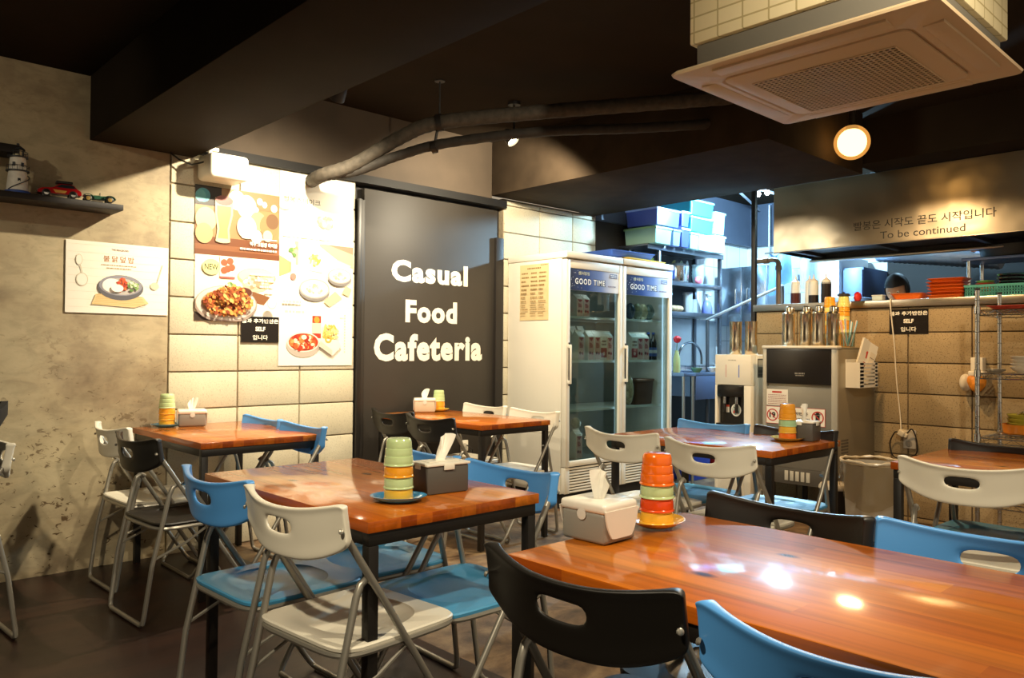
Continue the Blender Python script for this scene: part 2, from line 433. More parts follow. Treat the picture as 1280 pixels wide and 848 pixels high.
# ---------------------------------------------------------------- tables
TABLES = {}
def table(key, x0, x1, y0, y1, label):
    t = thing('dining_table', label, 'table', ((x0+x1)/2, (y0+y1)/2, .006), 0, 'wood topped tables')
    hx, hy = (x1-x0)/2, (y1-y0)/2
    z = .709
    mb = MB(); mb.box(-hx, hx, -hy, hy, z-.03, z, WOOD, .0035)
    # edges are seen as end boards of a redder tone
    me = mb
    top = me.build('tabletop', t)
    top.data.materials.append(WOODEDGE)
    for p in top.data.polygons:
        if abs(p.normal.z) < .5: p.material_index = 1
    mb = MB(); a = .008; w = .03
    mb.box(-hx+a, hx-a, -hy+a, -hy+a+w, z-.064, z-.0305, BLACKMETAL, .002); mb.box(-hx+a, hx-a, hy-a-w, hy-a, z-.064, z-.0305, BLACKMETAL, .002)
    mb.box(-hx+a, -hx+a+w, -hy+a+w, hy-a-w, z-.064, z-.0305, BLACKMETAL, .002); mb.box(hx-a-w, hx-a, -hy+a+w, hy-a-w, z-.064, z-.0305, BLACKMETAL, .002)
    mb.build('frame', t)
    for sx in (-1, 1):
        for sy in (-1, 1):
            cx, cy = sx*(hx-a-w/2), sy*(hy-a-w/2)
            MB().box(cx-w/2, cx+w/2, cy-w/2, cy+w/2, 0, z-.064, BLACKMETAL, .002).build('leg', t)
    TABLES[key] = t
    return t
table('A', 1.068, 1.664, 1.642, 2.640, 'wood table in the middle with grey tissue box and green cups on blue saucer')
table('B', 2.896, 3.452, 3.318, 4.36, 'wood table by the black sign panel, two black chairs on one side')
table('C', 1.389, 1.988, 3.48, 4.385, 'wood table against the white block wall under the food posters')
table('D', 3.105, 3.765, 1.676, 2.57, 'wood table in front of the ice maker with yellow cup stack')
table('E', 1.12, 1.758, .12, 1.20, 'largest glossy wood table closest to the camera with orange cup stack')
table('F', 3.185, 3.858, .20, 1.222, 'empty-topped wood table beside the wire rack at right edge')

# ---------------------------------------------------------------- folding chairs (local +x faces the table)
def backrest(m):
    nu, nv = 13, 7
    us = [-1, -.965, -.85, -.66, -.45, -.26, 0, .26, .45, .66, .85, .965, 1]
    vs_ = [0, .1, .28, .47, .76, .88, .95, 1]
    W = .217
    def pos(u, v, side):
        a = abs(u)
        zt = .744 + .026*a**2.2 - (.012 if a > .99 else 0)
        zb = .612 + .052*a**3 + (.012 if a > .99 else 0)
        z = zb+(zt-zb)*v
        y = u*W
        x = -.265 + .058*a**2.0 + (.77-z)*.17
        th = .006 + .010*max(0, (a-.82)/.18)**1.5 + (.003 if v > .9 or v < .12 else 0)
        nx = math.cos(.55*u); ny = -math.sin(.55*u)*.9
        return (x+side*th*nx, y+side*th*ny, z)
    mb = MB(); bm = mb.bm; idx = mb.mi(m)
    hole = lambda i, j: us[i] >= -.265 and us[i+1] <= .265 and j == 3
    V = {}
    for s in (-1, 1):
        for i, u in enumerate(us):
            for j, v in enumerate(vs_):
                vv = v
                V[s, i, j] = bm.verts.new(pos(u, vv, s))
    n, k = len(us), len(vs_)
    cells = [(i, j) for i in range(n-1) for j in range(k-1) if not hole(i, j)]
    cs = set(cells)
    for i, j in cells:
        bm.faces.new((V[1, i, j], V[1, i+1, j], V[1, i+1, j+1], V[1, i, j+1]))
        bm.faces.new((V[-1, i, j], V[-1, i, j+1], V[-1, i+1, j+1], V[-1, i+1, j]))
        for di, dj, e in ((-1, 0, ((i, j), (i, j+1))), (1, 0, ((i+1, j+1), (i+1, j))), (0, -1, ((i+1, j), (i, j))), (0, 1, ((i, j+1), (i+1, j+1)))):
            if (i+di, j+dj) not in cs:
                (a, b), (c, d) = e
                bm.faces.new((V[1, a, b], V[-1, a, b], V[-1, c, d], V[1, c, d]))
    return mb
def sq(t, a, b, n=5.):
    c, s = math.cos(t), math.sin(t)
    return (a*math.copysign(abs(c)**(2/n), c), b*math.copysign(abs(s)**(2/n), s))
def make_chair(name, plastic, seatmat, tube):
    t = thing(name, 'x', 'chair')
    # seat: rounded square with a shallow round dish
    mb = MB(); K = 48
    rings = []
    for f, dz in ((1, -.012), (1.005, -.004), (.985, 0), (.72, -.001), (.69, -.006), (.35, -.008)):
        ring = []
        for i in range(K):
            n = 7. if f > .9 else 2.4
            x, y = sq(2*PI*i/K, .2*f, .2*f, n)
            ring.append(mb.bm.verts.new((x, y, .412+dz+.003*(0 if abs(x) < .14 else (abs(x)-.14)/.06)*(1 if x < 0 else -1))))
        rings.append(ring)
    for A, B in zip(rings, rings[1:]):
        for i in range(K): mb.bm.faces.new((A[i], A[(i+1) % K], B[(i+1) % K], B[i]))
    mb.bm.faces.new(rings[-1]); mb.bm.faces.new(rings[0][::-1]); mb.mi(seatmat)
    mb.build('seat', t)
    mb = MB(); mb.tube([(*sq(2*PI*i/40, .197, .197, 6.), .392) for i in range(40)], .009, tube, 8, closed=True)
    for x in (-.05, .1): mb.tube([(x, -.19, .385), (x, .19, .385)], .006, tube, 6)
    mb.build('seat_rim', t)
    backrest(plastic).build('backrest', t, subsurf=2)
    # front frame: from the backrest ends, past the seat, to a floor bar
    def P(f, y): return (-.200+.443*f, y, .695-.685*f)
    pts = [P(0, .203), P(.12, .205), P(.30, .210), P(.9, .205), P(.97, .198), (.243, .182, .0115)]
    pts = pts+[(p[0], -p[1], p[2]) for p in pts[::-1]]
    MB().tube(pts, .0095, tube, 10).build('front_leg_frame', t)
    # rear frame: hooked to the front frame above the seat, down to the rear floor bar
    top = P(.19, .188)
    pts = [(top[0]+.012, .190, top[2]-.008), (top[0]-.004, .189, top[2]+.004), (top[0]-.022, .188, top[2]-.008), (top[0]-.034, .187, top[2]-.035), (-.215, .184, .25), (-.243, .178, .045), (-.246, .172, .02), (-.247, .155, .0115)]
    pts = pts+[(p[0], -p[1], p[2]) for p in pts[::-1]]
    MB().tube(pts, .0095, tube, 10).build('rear_leg_frame', t)
    for s in (-1, 1):
        a = (-.213, s*.184, .27); b = (.02, s*.198, .388)
        MB().tube([a, (-.08, s*.192, .325), b], .0055, tube, 6).build('folding_link', t)
        MB().lathe([(0, .0), (.006, 0), (.006, .004), (.003, .006), (0, .006)], STEELTUBE, 10, mtx=Matrix.Translation((-.213, s*.208, .70)) @ Matrix.Rotation(-s*PI/2*.75, 4, 'X') @ Matrix.Rotation(-.5, 4, 'Y') @ Matrix.Translation((0, 0, .008))).build('screw', t)
    return t
BLUEP = M('#559ce2', .36); BLUESEAT = M('#4a9ac8', .42)
IVORY = M('#ece5d2', .4); BLKP = M('#171410', .42)
PROTO = {'blue': make_chair('folding_chair', BLUEP, BLUESEAT, STEELTUBE), 'white': make_chair('folding_chair', IVORY, IVORY, STEELTUBE),
         'black': make_chair('folding_chair', BLKP, BLKP, STEELTUBE), 'blackblue': make_chair('folding_chair', BLKP, BLUESEAT, STEELTUBE),
         'whiteblue': make_chair('folding_chair', IVORY, BLUESEAT, STEELTUBE)}
_used = set()
def chair(kind, x, y, deg, label, z=.006):
    src = PROTO[kind]
    if kind in _used: c = dup(src)
    else: c = src; _used.add(kind)
    c.location = (x, y, z); c.rotation_euler = (0, 0, math.radians(deg)); c['label'] = label
    c['group'] = 'folding chairs around the tables'
    return c
# middle table
chair('white', 1.175, 1.85, 5, 'white folding chair in the foreground seen from behind at the middle table')
chair('blue', 1.175, 2.31, 2, 'blue folding chair beside the foreground white chair, same side of middle table')
chair('blue', 1.545, 1.875, 180, 'blue folding chair across the middle table, its back beside the table corner', 0)
chair('blue', 1.53, 2.33, 178, 'blue folding chair behind the grey tissue box of the middle table')
# table at the sign panel
chair('black', 2.93, 3.56, 0, 'black folding chair with back to camera at the sign panel table, nearer of two', 0)
chair('black', 3.0, 4.03, 0, 'black folding chair against the black sign panel, farther of two', 0)
chair('white', 3.37, 4.07, 180, 'white folding chair at the sign panel table in front of black panel', 0)
chair('white', 3.31, 3.53, 180, 'white folding chair in front of the fridge side panel', 0)
# table at the poster wall
chair('white', 1.395, 4.03, 2, 'ivory folding chair nearest the concrete wall beside black folding chair')
chair('black', 1.335, 3.50, 3, 'black folding chair with grey tube legs near the concrete wall')
chair('blue', 1.745, 4.06, 180, 'blue folding chair farther along the white block wall', 0)
chair('blue', 1.72, 3.56, 180, 'blue folding chair at the corner of the poster wall table', 0)
# table at the ice maker
chair('white', 3.115, 2.33, -1, 'white folding chair in front of the fridge door, farther of the white pair')
chair('white', 3.085, 1.84, 0, 'white folding chair beside the saucer table, nearer of the white pair', 0)
chair('blue', 3.48, 2.34, 180, 'blue folding chair in front of the water dispenser', 0)
chair('blackblue', 3.51, 1.89, 180, 'folding chair with black back and blue seat before the ice maker', 0)
# closest table
chair('black', 1.23, .925, 2, 'black folding chair seen from behind at the largest glossy table')
chair('blue', 1.24, .46, 4, 'blue folding chair cropped by the bottom edge at the largest table')
chair('black', 1.60, .955, 178, 'black folding chair across the largest glossy table')
chair('blue', 1.63, .50, 184, 'blue folding chair across the largest glossy table near right edge')
# table at the rack
chair('white', 3.24, .915, 1, 'white folding chair with back to camera at the table beside the wire rack', 0)
chair('blackblue', 3.59, .99, 180, 'folding chair with black back at the far side of the rack table', 0)
# left edge
chair('white', .44, 3.66, 184, 'white folding chair cut by the left edge with a black coat on it')
for k, p in PROTO.items():
    if k not in _used:
        for ch in list(p.children): bpy.data.objects.remove(ch)
        bpy.data.objects.remove(p)

# black coat hung over the chair at the left edge
mb = MB(); bm = mb.bm; mb.mi(M('#191613', .85, noise=.25, nscale=18))
cols, rows = 15, 12
G = []
for i in range(cols):
    u = -1+2*i/(cols-1); r = []
    for j in range(rows):
        v = j/(rows-1)
        x = .625+.035*math.cos(u*1.4)-.05*abs(u)+(.03 if v < .1 else 0)+.02*math.sin(5*u+3*v)*v-.015*v
        y = 3.66+u*(.20+.05*v)
        z = .92-.60*v-.03*abs(u)*(1-v)-(.02*math.cos(6*u) if j == rows-1 else 0)
        r.append((x, y, z))
    G.append(r)
for s in (0, .022):
    vv = [[bm.verts.new((x-s, y, z-(s if False else 0))) for x, y, z in r] for r in G]
    for i in range(cols-1):
        for j in range(rows-1): bm.faces.new((vv[i][j], vv[i+1][j], vv[i+1][j+1], vv[i][j+1]))
    if s == 0: v0 = vv
for i in range(cols-1):
    bm.faces.new((v0[i][0], v0[i+1][0], vv[i+1][0], vv[i][0])); bm.faces.new((v0[i][-1], v0[i+1][-1], vv[i+1][-1], vv[i][-1]))
for j in range(rows-1):
    bm.faces.new((v0[0][j], v0[0][j+1], vv[0][j+1], vv[0][j])); bm.faces.new((v0[-1][j], v0[-1][j+1], vv[-1][j+1], vv[-1][j]))
tag(mb.build('coat', base=True), 'black coat draped over the white chair at the left edge', 'coat')

# ---------------------------------------------------------------- table ware
def cup_proto(m):
    out = [(0, .076), (.026, .076), (.0315, .0745), (.0335, .071)]
    for z0 in (.068, .047, .026):
        r = .0343+(.071-z0)*.105
        out += [(r+.0002, z0), (r+.0008, z0-.004), (r+.0012, z0-.011), (r+.0013, z0-.0185), (r+.0009, z0-.020)]
    out += [(.0418, .004), (.0422, .001), (.0412, 0), (.0392, .001), (.0385, .02), (.0318, .068), (0, .069)]
    return MB().lathe(out, m, 32).build('cup')
CUPM = {'green': M('#c0d59a', .18, coat=.5), 'amber': M('#eda228', .18, coat=.5), 'orange': M('#ea6d16', .16, coat=.6), 'red': M('#df4a14', .16, coat=.6), 'yellow': M('#e9b43a', .18, coat=.5), 'mint': M('#a9cf9d', .2, coat=.5)}
CUPS = {}
def cup(kind, x, y, z, label, group):
    if kind not in CUPS: c = CUPS[kind] = cup_proto(CUPM[kind])
    else: c = CUPS[kind].copy(); COL.objects.link(c)
    c.location = (x, y, z)
    tag(c, label, 'cup', group)
    return c
def saucer(x, y, z, m, label, rz=0, s=1., long=1.18):
    o = MB().lathe([(0, 0), (.036, 0), (.040, .002), (.047, .004), (.058, .010), (.066, .0165), (.0672, .0175), (.0655, .0178), (.056, .0125), (.045, .0068), (.040, .0055), (0, .0052)], m, 40, sx=s*long, sy=s).build('saucer')
    o.location = (x, y, z); o.rotation_euler = (0, 0, rz)
    return tag(o, label, 'saucer')
TZ = .7155
def stack(x, y, kinds, labels, group, z=TZ):
    zz = z+.0062
    for k, (kd, lb) in enumerate(zip(kinds, labels)):
        cup(kd, x, y, zz, lb, group); zz += .0315
saucer(1.277, 1.812, TZ, M('#4aa5e0', .15, coat=.6), 'blue oval saucer under the green cups on the middle table', -.75)
stack(1.277, 1.812, ['yellow', 'green', 'amber', 'green'], ['yellow cup at the bottom of the stack on middle table', 'green cup between two yellow cups on middle table', 'amber cup under the top green cup on middle table', 'pale green upturned cup on top of the stack on middle table'], 'cup stack on the middle table')
saucer(1.571, 1.150, TZ, M('#edb545', .15, coat=.6), 'yellow saucer under the orange cups on the largest table', .3)
stack(1.571, 1.150, ['yellow', 'red', 'green', 'orange'], ['yellow cup at the bottom of the orange cup stack', 'red-orange cup below the green one on largest table', 'light green cup under the top orange cup', 'bright orange upturned cup topping the stack on largest table'], 'cup stack on the largest table')
saucer(3.545, 1.835, TZ, M('#ccc96c', .2, coat=.5), 'yellow-green saucer on the table before the ice maker', .2, 1.15)
stack(3.545, 1.835, ['orange', 'yellow', 'mint', 'amber'], ['orange cup at the bottom of the stack before ice maker', 'yellow cup second from bottom before ice maker', 'mint cup in the stack before ice maker', 'amber upturned cup topping the stack before ice maker'], 'cup stack before the ice maker')
saucer(3.33, 4.26, TZ, M('#e8cf5a', .2, coat=.5), 'yellow saucer on the sign panel table', .2, 1.0)
stack(3.33, 4.26, ['amber', 'amber', 'green'], ['amber cup at the bottom on the sign panel table', 'amber cup under the green one on the sign panel table', 'green upturned cup in front of the black sign panel'], 'cup stack on the sign panel table')
saucer(1.535, 4.30, TZ, M('#4f9fce', .2, coat=.5), 'blue saucer on the poster wall table', .2, 1.05)
stack(1.535, 4.30, ['amber', 'amber', 'amber', 'green'], ['amber cup lowest on the poster wall table', 'amber cup second from bottom on the poster wall table', 'amber cup under the green one on the poster wall table', 'green upturned cup against the concrete wall'], 'cup stack on the poster wall table')

TISS = M('#f4efe2', .85)
def tissue(t, z, seed=0, h=.06, lean=.3, w=.045):
    r = random.Random(seed); mb = MB(); bm = mb.bm; mb.mi(TISS)
    n, k = 8, 8; G = []
    for i in range(n):
        row = []
        for j in range(k):
            u = -1+2*i/(n-1); v = j/(k-1)
            x = u*w*(.35+.55*v)*(1-.25*v*v)+lean*h*v; y = .010*math.sin(3*u+2)*v+.02*v*v*lean+.006*math.sin(9*u)*v
            z2 = z+h*v*(1-.22*u*u*v)+(.014*u*v if seed % 2 else -.014*u*v)
            row.append((x, y, z2))
        G.append(row)
    for s in (0, .0016):
        vv = [[bm.verts.new((p[0], p[1]+s, p[2])) for p in row] for row in G]
        for i in range(n-1):
            for j in range(k-1): bm.faces.new((vv[i][j], vv[i+1][j], vv[i+1][j+1], vv[i][j+1]))
    return mb.build('tissue', t, recalc=False)
def tissue_box_lidded(x, y, rz, label, body='#55514b', z=TZ, L=.145, W=.095, H=.082):
    """dark box with a flat white clip-on lid"""
    t = thing('tissue_box', label, 'tissue box', (x, y, z), rz)
    m = M(body, .45); hl, hw = L/2, W/2
    MB().box(-hl, hl, -hw, hw, 0, H, m, .006).build('body', t)
    mb = MB(); mb.box(-hl-.004, hl+.004, -hw-.004, hw+.004, H, H+.008, M('#e8e2d2', .35), .003)
    for s in (-1, 1):
        mb.box(-.018, .018, s*(hw+.004)-.002, s*(hw+.004)+.002, H-.012, H+.004, M('#e8e2d2', .35), .001)
        mb.box(s*(hl+.004)-.002, s*(hl+.004)+.002, -.014, .014, H-.010, H+.004, M('#e8e2d2', .35), .001)
    mb.box(-hl*.72, hl*.72, -hw*.5, hw*.5, H+.008, H+.0105, M('#e8e2d2', .35), .001)
    mb.build('lid', t)
    tissue(t, H+.0105, 1, .075, .35)
    return t
def tissue_box_curved(x, y, rz, label, body='#8d897f', z=TZ, L=.125, W=.115, H=.07, seed=2, lidc='#ece6d8'):
    """grey tub with a white lid that drapes down over two sides in a curve"""
    t = thing('tissue_box', label, 'tissue box', (x, y, z), rz)
    m = M(body, .45); w = M(lidc, .3, coat=.4); hl, hw = L/2, W/2
    MB().box(-hl, hl, -hw, hw, .0, H, m, .010, 3).build('body', t)
    mb = MB()
    mb.box(-hl-.003, hl+.003, -hw-.003, hw+.003, H-.004, H+.02, w, .009, 3)
    for s in (-1, 1):   # curved apron on the short sides
        n = 14; top = H+.004
        pts = [(-hw-.002, top)]+[(-hw*math.cos(PI*i/n)*(1.0 if i in (0, n) else .98), top-.006-(H-.014)*min(1, (math.sin(PI*i/n)*1.25))**1.2) for i in range(n+1)]+[(hw+.002, top)]
        a, b = (s*(hl+.001), s*(hl+.005)); mb.prism(pts, 'x', min(a, b), max(a, b), w)
    mb.build('lid', t)
    mb = MB().lathe([(.0, .0), (.012, 0), (.013, .002), (0, .003)], M('#d9d4c8', .3), 14, mtx=Matrix.Translation((0, -hw-.001, H-.008)) @ Matrix.Rotation(PI/2, 4, 'X')); mb.build('catch', t)
    tissue(t, H+.018, seed, .062, .1, .04)
    return t
tissue_box_lidded(1.462, 1.862, -.35+PI/2*0+.25, 'dark grey tissue box with white lid on the middle table')
tissue_box_curved(1.372, 1.165, 0.02-PI/2, 'light grey tissue box with curved white lid on the largest table')
tissue_box_lidded(3.635, 1.80, .1, 'dark grey tissue box behind the cups before the ice maker', L=.11, W=.13, H=.085)
tissue_box_curved(3.215, 4.27, -.6, 'white tissue box on the table by the black sign panel', '#c9b79c', L=.14, W=.11, H=.075, seed=3)
tissue_box_curved(1.66, 4.285, -.3, 'white lidded tissue box on the poster wall table', '#8a8276', L=.14, W=.12, H=.07, seed=5)
# ---------------------------------------------------------------- shelf and toys on the concrete wall
DW = M('#1c1510', .6, noise=.2, nscale=30)
tag(MB().box(.2, 1.284, 4.235, YW-.001, 1.828, 1.857, DW, .002).build('wall_shelf', base=True), 'dark wooden wall shelf holding the toy lighthouse and toy cars', 'shelf')
tag(MB().box(.2, .832, 4.27, YW-.001, 2.044, 2.083, DW, .002).build('wall_shelf', base=True), 'short dark shelf end above the toy lighthouse at left edge', 'shelf')
SZ = 1.8572
t = thing('toy_lighthouse', 'white toy lighthouse with blue base on the dark wall shelf', 'toy', (.832, 4.295, SZ))
LW = M('#efe9dc', .55, noise=.08, nscale=60); LD = M('#2e3238', .5); LB = M('#2f4f9e', .5)
MB().lathe([(0, 0), (.056, 0), (.056, .008), (.05, .013), (0, .013)], LB, 28).build('base', t)
MB().lathe([(.046, .0132), (.043, .05), (.039, .092), (.037, .105), (.0, .105)], LW, 28).lathe([(.036, .11), (.034, .15), (.032, .172), (0, .172)], LW, 28).build('tower', t)
for z, r in ((.104, .049), (.170, .043)):
    mb = MB(); mb.lathe([(0, z), (r, z), (r, z+.005), (0, z+.005)], LD, 24)
    K = 14
    for i in range(K):
        a = 2*PI*i/K; mb.tube([(r*.95*math.cos(a), r*.95*math.sin(a), z+.004), (r*.95*math.cos(a), r*.95*math.sin(a), z+.026)], .0011, LD, 5)
    mb.tube([(r*.95*math.cos(2*PI*i/28), r*.95*math.sin(2*PI*i/28), z+.026) for i in range(28)], .0015, LD, 5, closed=True)
    mb.build('gallery', t)
mb = MB(); mb.lathe([(.022, .175), (.022, .206), (0, .206)], M('#e9d9a8', .3), 16)
for i in range(8): mb.tube([(.024*math.cos(PI*i/4), .024*math.sin(PI*i/4), .175), (.024*math.cos(PI*i/4), .024*math.sin(PI*i/4), .208)], .002, LD, 5)
mb.build('lantern', t)
MB().lathe([(.031, .207), (.028, .214), (.012, .226), (.006, .230), (.006, .238), (0, .240)], LD, 20).build('roof', t)
mb = MB(); mb.tube([(.048*math.cos(a), .048*math.sin(a), .015+.085*(a+2.6)/3.2) for a in [-2.6+3.2*i/14 for i in range(15)]], .0022, LD, 5); mb.build('stair', t)
for z, a in ((.135, -1.2), (.135, -2.2), (.06, -1.6)):
    MB().box(-.006, .006, -.002, .002, -.009, .009, LD, .001, mtx=Matrix.Translation((.0365*math.cos(a)*(1.1 if z < .1 else .99), .0365*math.sin(a)*(1.1 if z < .1 else .99), z)) @ Matrix.Rotation(a+PI/2, 4, 'Z')).build('window', t)

def body_loft(mb, prof, w, m, taper):
    """car body: side outline (x,z) inflated to width w, narrower where taper says"""
    n = len(prof)
    vs = []; 
    for s in (-1, 1):
        for (x, z) in prof: vs.append((x, s*w/2*taper(z), z))
    fs = [tuple(range(n)), tuple(range(n, 2*n))[::-1]]+[(i, (i+1) % n, n+(i+1) % n, n+i) for i in range(n)]
    bv, bf = mb.mesh(vs, fs, m); bmesh.ops.recalc_face_normals(mb.bm, faces=bf)
    es = [e for f in bf for e in f.edges]; r = bmesh.ops.bevel(mb.bm, geom=list(set(es)), offset=.003, segments=2, affect='EDGES'); mb._set(r['faces'], m)
def wheel(t, x, y, r, m, hub):
    w = MB().lathe([(0, -.006), (r*.7, -.006), (r, -.004), (r, .004), (r*.7, .006), (0, .006)], m, 20, mtx=Matrix.Translation((x, y, r)) @ Matrix.Rotation(PI/2, 4, 'X')).build('wheel', t)
    h = MB()
    for s in (-1, 1): h.lathe([(0, 0), (r*.62, 0), (r*.6, .0012), (r*.2, .0022), (0, .0024)], hub, 16, mtx=Matrix.Translation((x, y+s*.0062, r)) @ Matrix.Rotation(-s*PI/2, 4, 'X'))
    h.build('hubcap', w)
t = thing('toy_car', 'red toy car with black roof box on the wall shelf', 'toy car', (1.005, 4.28, SZ), PI-.12)
RED = M('#b3161a', .25, coat=.8)
mb = MB(); body_loft(mb, [(-.092, .017), (-.09, .038), (-.075, .045), (-.058, .066), (.0, .068), (.03, .046), (.078, .040), (.093, .030), (.094, .017)], .072, RED, lambda z: 1. if z < .05 else .82); mb.build('body', t)
mb = MB(); G = M('#2b3036', .1)
for s in (-1, 1): mb.prism([(-.068, .0475), (-.053, .0625), (-.004, .0635), (.020, .0475)], 'y', s*.0315-.0004+s*.004, s*.0315+.0004+s*.004, G)
mb.build('side_window', t)
mb = MB()
for s in (-1, 1): MB().prism([(-.02, .022), (.02, .022), (.03, .036), (-.03, .036)], 'y', s*.0364-.0003, s*.0364+.0003, M('#d9a648', .5)).build('door_sticker', t)
MB().box(-.055, .016, -.024, .024, .0705, .083, BLACKP, .004).build('roof_box', t)
mb = MB(); mb.lathe([(0, 0), (.005, .001), (.005, .003), (0, .004)], CHROME, 10, loc=(0, 0, 0), mtx=Matrix.Translation((.092, .022, .032)) @ Matrix.Rotation(PI/2, 4, 'Y')).lathe([(0, 0), (.005, .001), (.005, .003), (0, .004)], CHROME, 10, mtx=Matrix.Translation((.092, -.022, .032)) @ Matrix.Rotation(PI/2, 4, 'Y')); mb.build('headlight', t)
for x in (-.055, .058):
    for y in (-.034, .034): wheel(t, x, y, .018, BLACKP, CHROME)
t = thing('toy_car', 'green vintage toy car with open top on the wall shelf end', 'toy car', (1.178, 4.275, SZ), PI-.10)
GR = M('#2f5a45', .3, coat=.6); GOLD = M('#c9a860', .3, .7)
mb = MB(); body_loft(mb, [(-.072, .014), (-.074, .026), (-.06, .036), (-.03, .036), (-.012, .033), (.005, .036), (.06, .030), (.064, .014)], .036, GR, lambda z: 1.); mb.build('body', t)
mb = MB()
for x in (-.047, .05):
    for s in (-1, 1):
        pts = [(x-.024*math.cos(PI*i/10)*1.1, s*.024, .017+.019*math.sin(PI*i/10)) for i in range(11)]
        for p, q in zip(pts, pts[1:]):
            mb.mesh([(p[0], p[1]-.007, p[2]), (q[0], q[1]-.007, q[2]), (q[0], q[1]+.007, q[2]), (p[0], p[1]+.007, p[2]), (p[0], p[1]-.007, p[2]+.002), (q[0], q[1]-.007, q[2]+.002), (q[0], q[1]+.007, q[2]+.002), (p[0], p[1]+.007, p[2]+.002)], [(0, 1, 2, 3), (4, 7, 6, 5), (0, 4, 5, 1), (2, 6, 7, 3), (0, 3, 7, 4), (1, 5, 6, 2)], GR)
for s in (-1, 1): mb.box(-.025, .028, s*.022-.006, s*.022+.006, .010, .0125, BLACKP)
mb.build('fender', t)
mb = MB(); mb.box(-.006, -.0045, -.015, .015, .034, .050, CHROME, .0005); mb.build('windscreen', t)
mb = MB(); mb.ball((.064, .013, .031), .006, CHROME, 10, 8); mb.ball((.064, -.013, .031), .006, CHROME, 10, 8); mb.build('headlight', t)
for x in (-.047, .05):
    for y in (-.024, .024): wheel(t, x, y, .016, BLACKP, GOLD)
# white letters at the left edge of the concrete wall
d = Decal((.45, YW-.012, 1.62), (1, 0, 0), (0, 0, 1)); d.k = 0
mb = MB(); LET = M('#f3eee0', .5)
for z0, z1 in ((1.722, 1.738), (1.690, 1.703), (1.655, 1.668)): mb.box(.62, .767, YW-.014, YW-.001, z0, z1, LET)
mb.box(.62, .64, YW-.014, YW-.001, 1.655, 1.738, LET)
mb.box(.738, .768, YW-.014, YW-.001, 1.49, 1.60, LET); mb.box(.62, .768, YW-.014, YW-.001, 1.455, 1.475, LET)
tag(mb.build('wall_lettering', base=True, smooth=False), 'white raised letter strokes on concrete wall at left edge', 'lettering')

# ---------------------------------------------------------------- posters
def poster(name, label, x0, x1, z0, z1, m, cat='poster', th=.0015, off=.0015, y=YW):
    t = thing(name, label, cat, ((x0+x1)/2, y-off, z0))
    MB().box(x0, x1, y-off-th, y-off, z0, z1, m).build('sheet', t, world=True)
    return t, Decal((x0, y-off-th, z0), (1, 0, 0), (0, 0, 1))
RICE = M('#efe6cf', .7); CRUST = [M(c, .7) for c in ('#c9772a', '#a8501a', '#dd9a48', '#8c3a12', '#e2b264')]
REDSAUCE = [M(c, .6) for c in ('#c8361a', '#dd5a26', '#a32412', '#ea7a3a')]
GREENS = [M(c, .7) for c in ('#7fa05a', '#b5c98a', '#dfe6c4', '#5b7f3e')]
FRIES = [M(c, .7) for c in ('#e6c26a', '#d7a84a', '#f0d690')]
GREYB = M('#5b5a60', .6); LIGHTB = M('#cfc8bb', .6); TAN = M('#cfa868', .7); TANL = M('#e3c68e', .7); FAINT = M('#cfc3aa', .8)
BROWNT = M('#7a5330', .7)
# concrete wall poster
t, d = poster('menu_poster', 'cream poster with a rice bowl on the bare concrete wall', 1.069, 1.571, 1.312, 1.68, PAPER, off=.006)
for i in range(9): d.line(0.01, .03+.04*i, .49, .03+.04*i, .0012, M('#e3d9c4', .8)); d.k -= .9
d.text('THE BBALBONG', .255, .333, .085, .010, BROWNT, .01)
d.text('불닭덮밥', .25, .285, .15, .032, M('#a8641f', .7), .004, 1.35)
d.dashes(.165, .335, .252, .005, M('#b39a76', .8), 1, .008); d.dashes(.19, .31, .237, .005, M('#b39a76', .8), 2, .008)
d.ell(.075, .17, .028, .034, FAINT); d.ell(.075, .17, .024, .030, PAPER); d.ell(.06, .27, .016, .028, FAINT); d.ell(.06, .27, .0135, .025, PAPER); d.line(.065, .243, .075, .205, .005, FAINT)
d.line(.44, .16, .47, .27, .006, FAINT); d.ell(.43, .155, .022, .02, FAINT)
d.poly([(.12, .045), (.33, .035), (.40, .06), (.37, .095), (.14, .10)], TANL); 
for k in range(6): d.line(.13+.003*k, .05+.009*k, .385-.004*k, .045+.009*k, .0022, TAN); d.k -= .8
d.ell(.26, .137, .112, .066, GREYB); d.ell(.26, .148, .106, .053, M('#8d8b94', .6)); d.ell(.26, .143, .092, .043, M('#b9b3ac', .6))
d.ell(.215, .147, .045, .036, M('#f5f1e6', .7)); d.scatter(.262, .152, .026, .034, 60, .006, REDSAUCE, 3); d.scatter(.318, .148, .026, .026, 36, .006, GREENS, 4); d.ell(.24, .133, .03, .02, M('#f5f1e6', .7))
d.build('print', t)
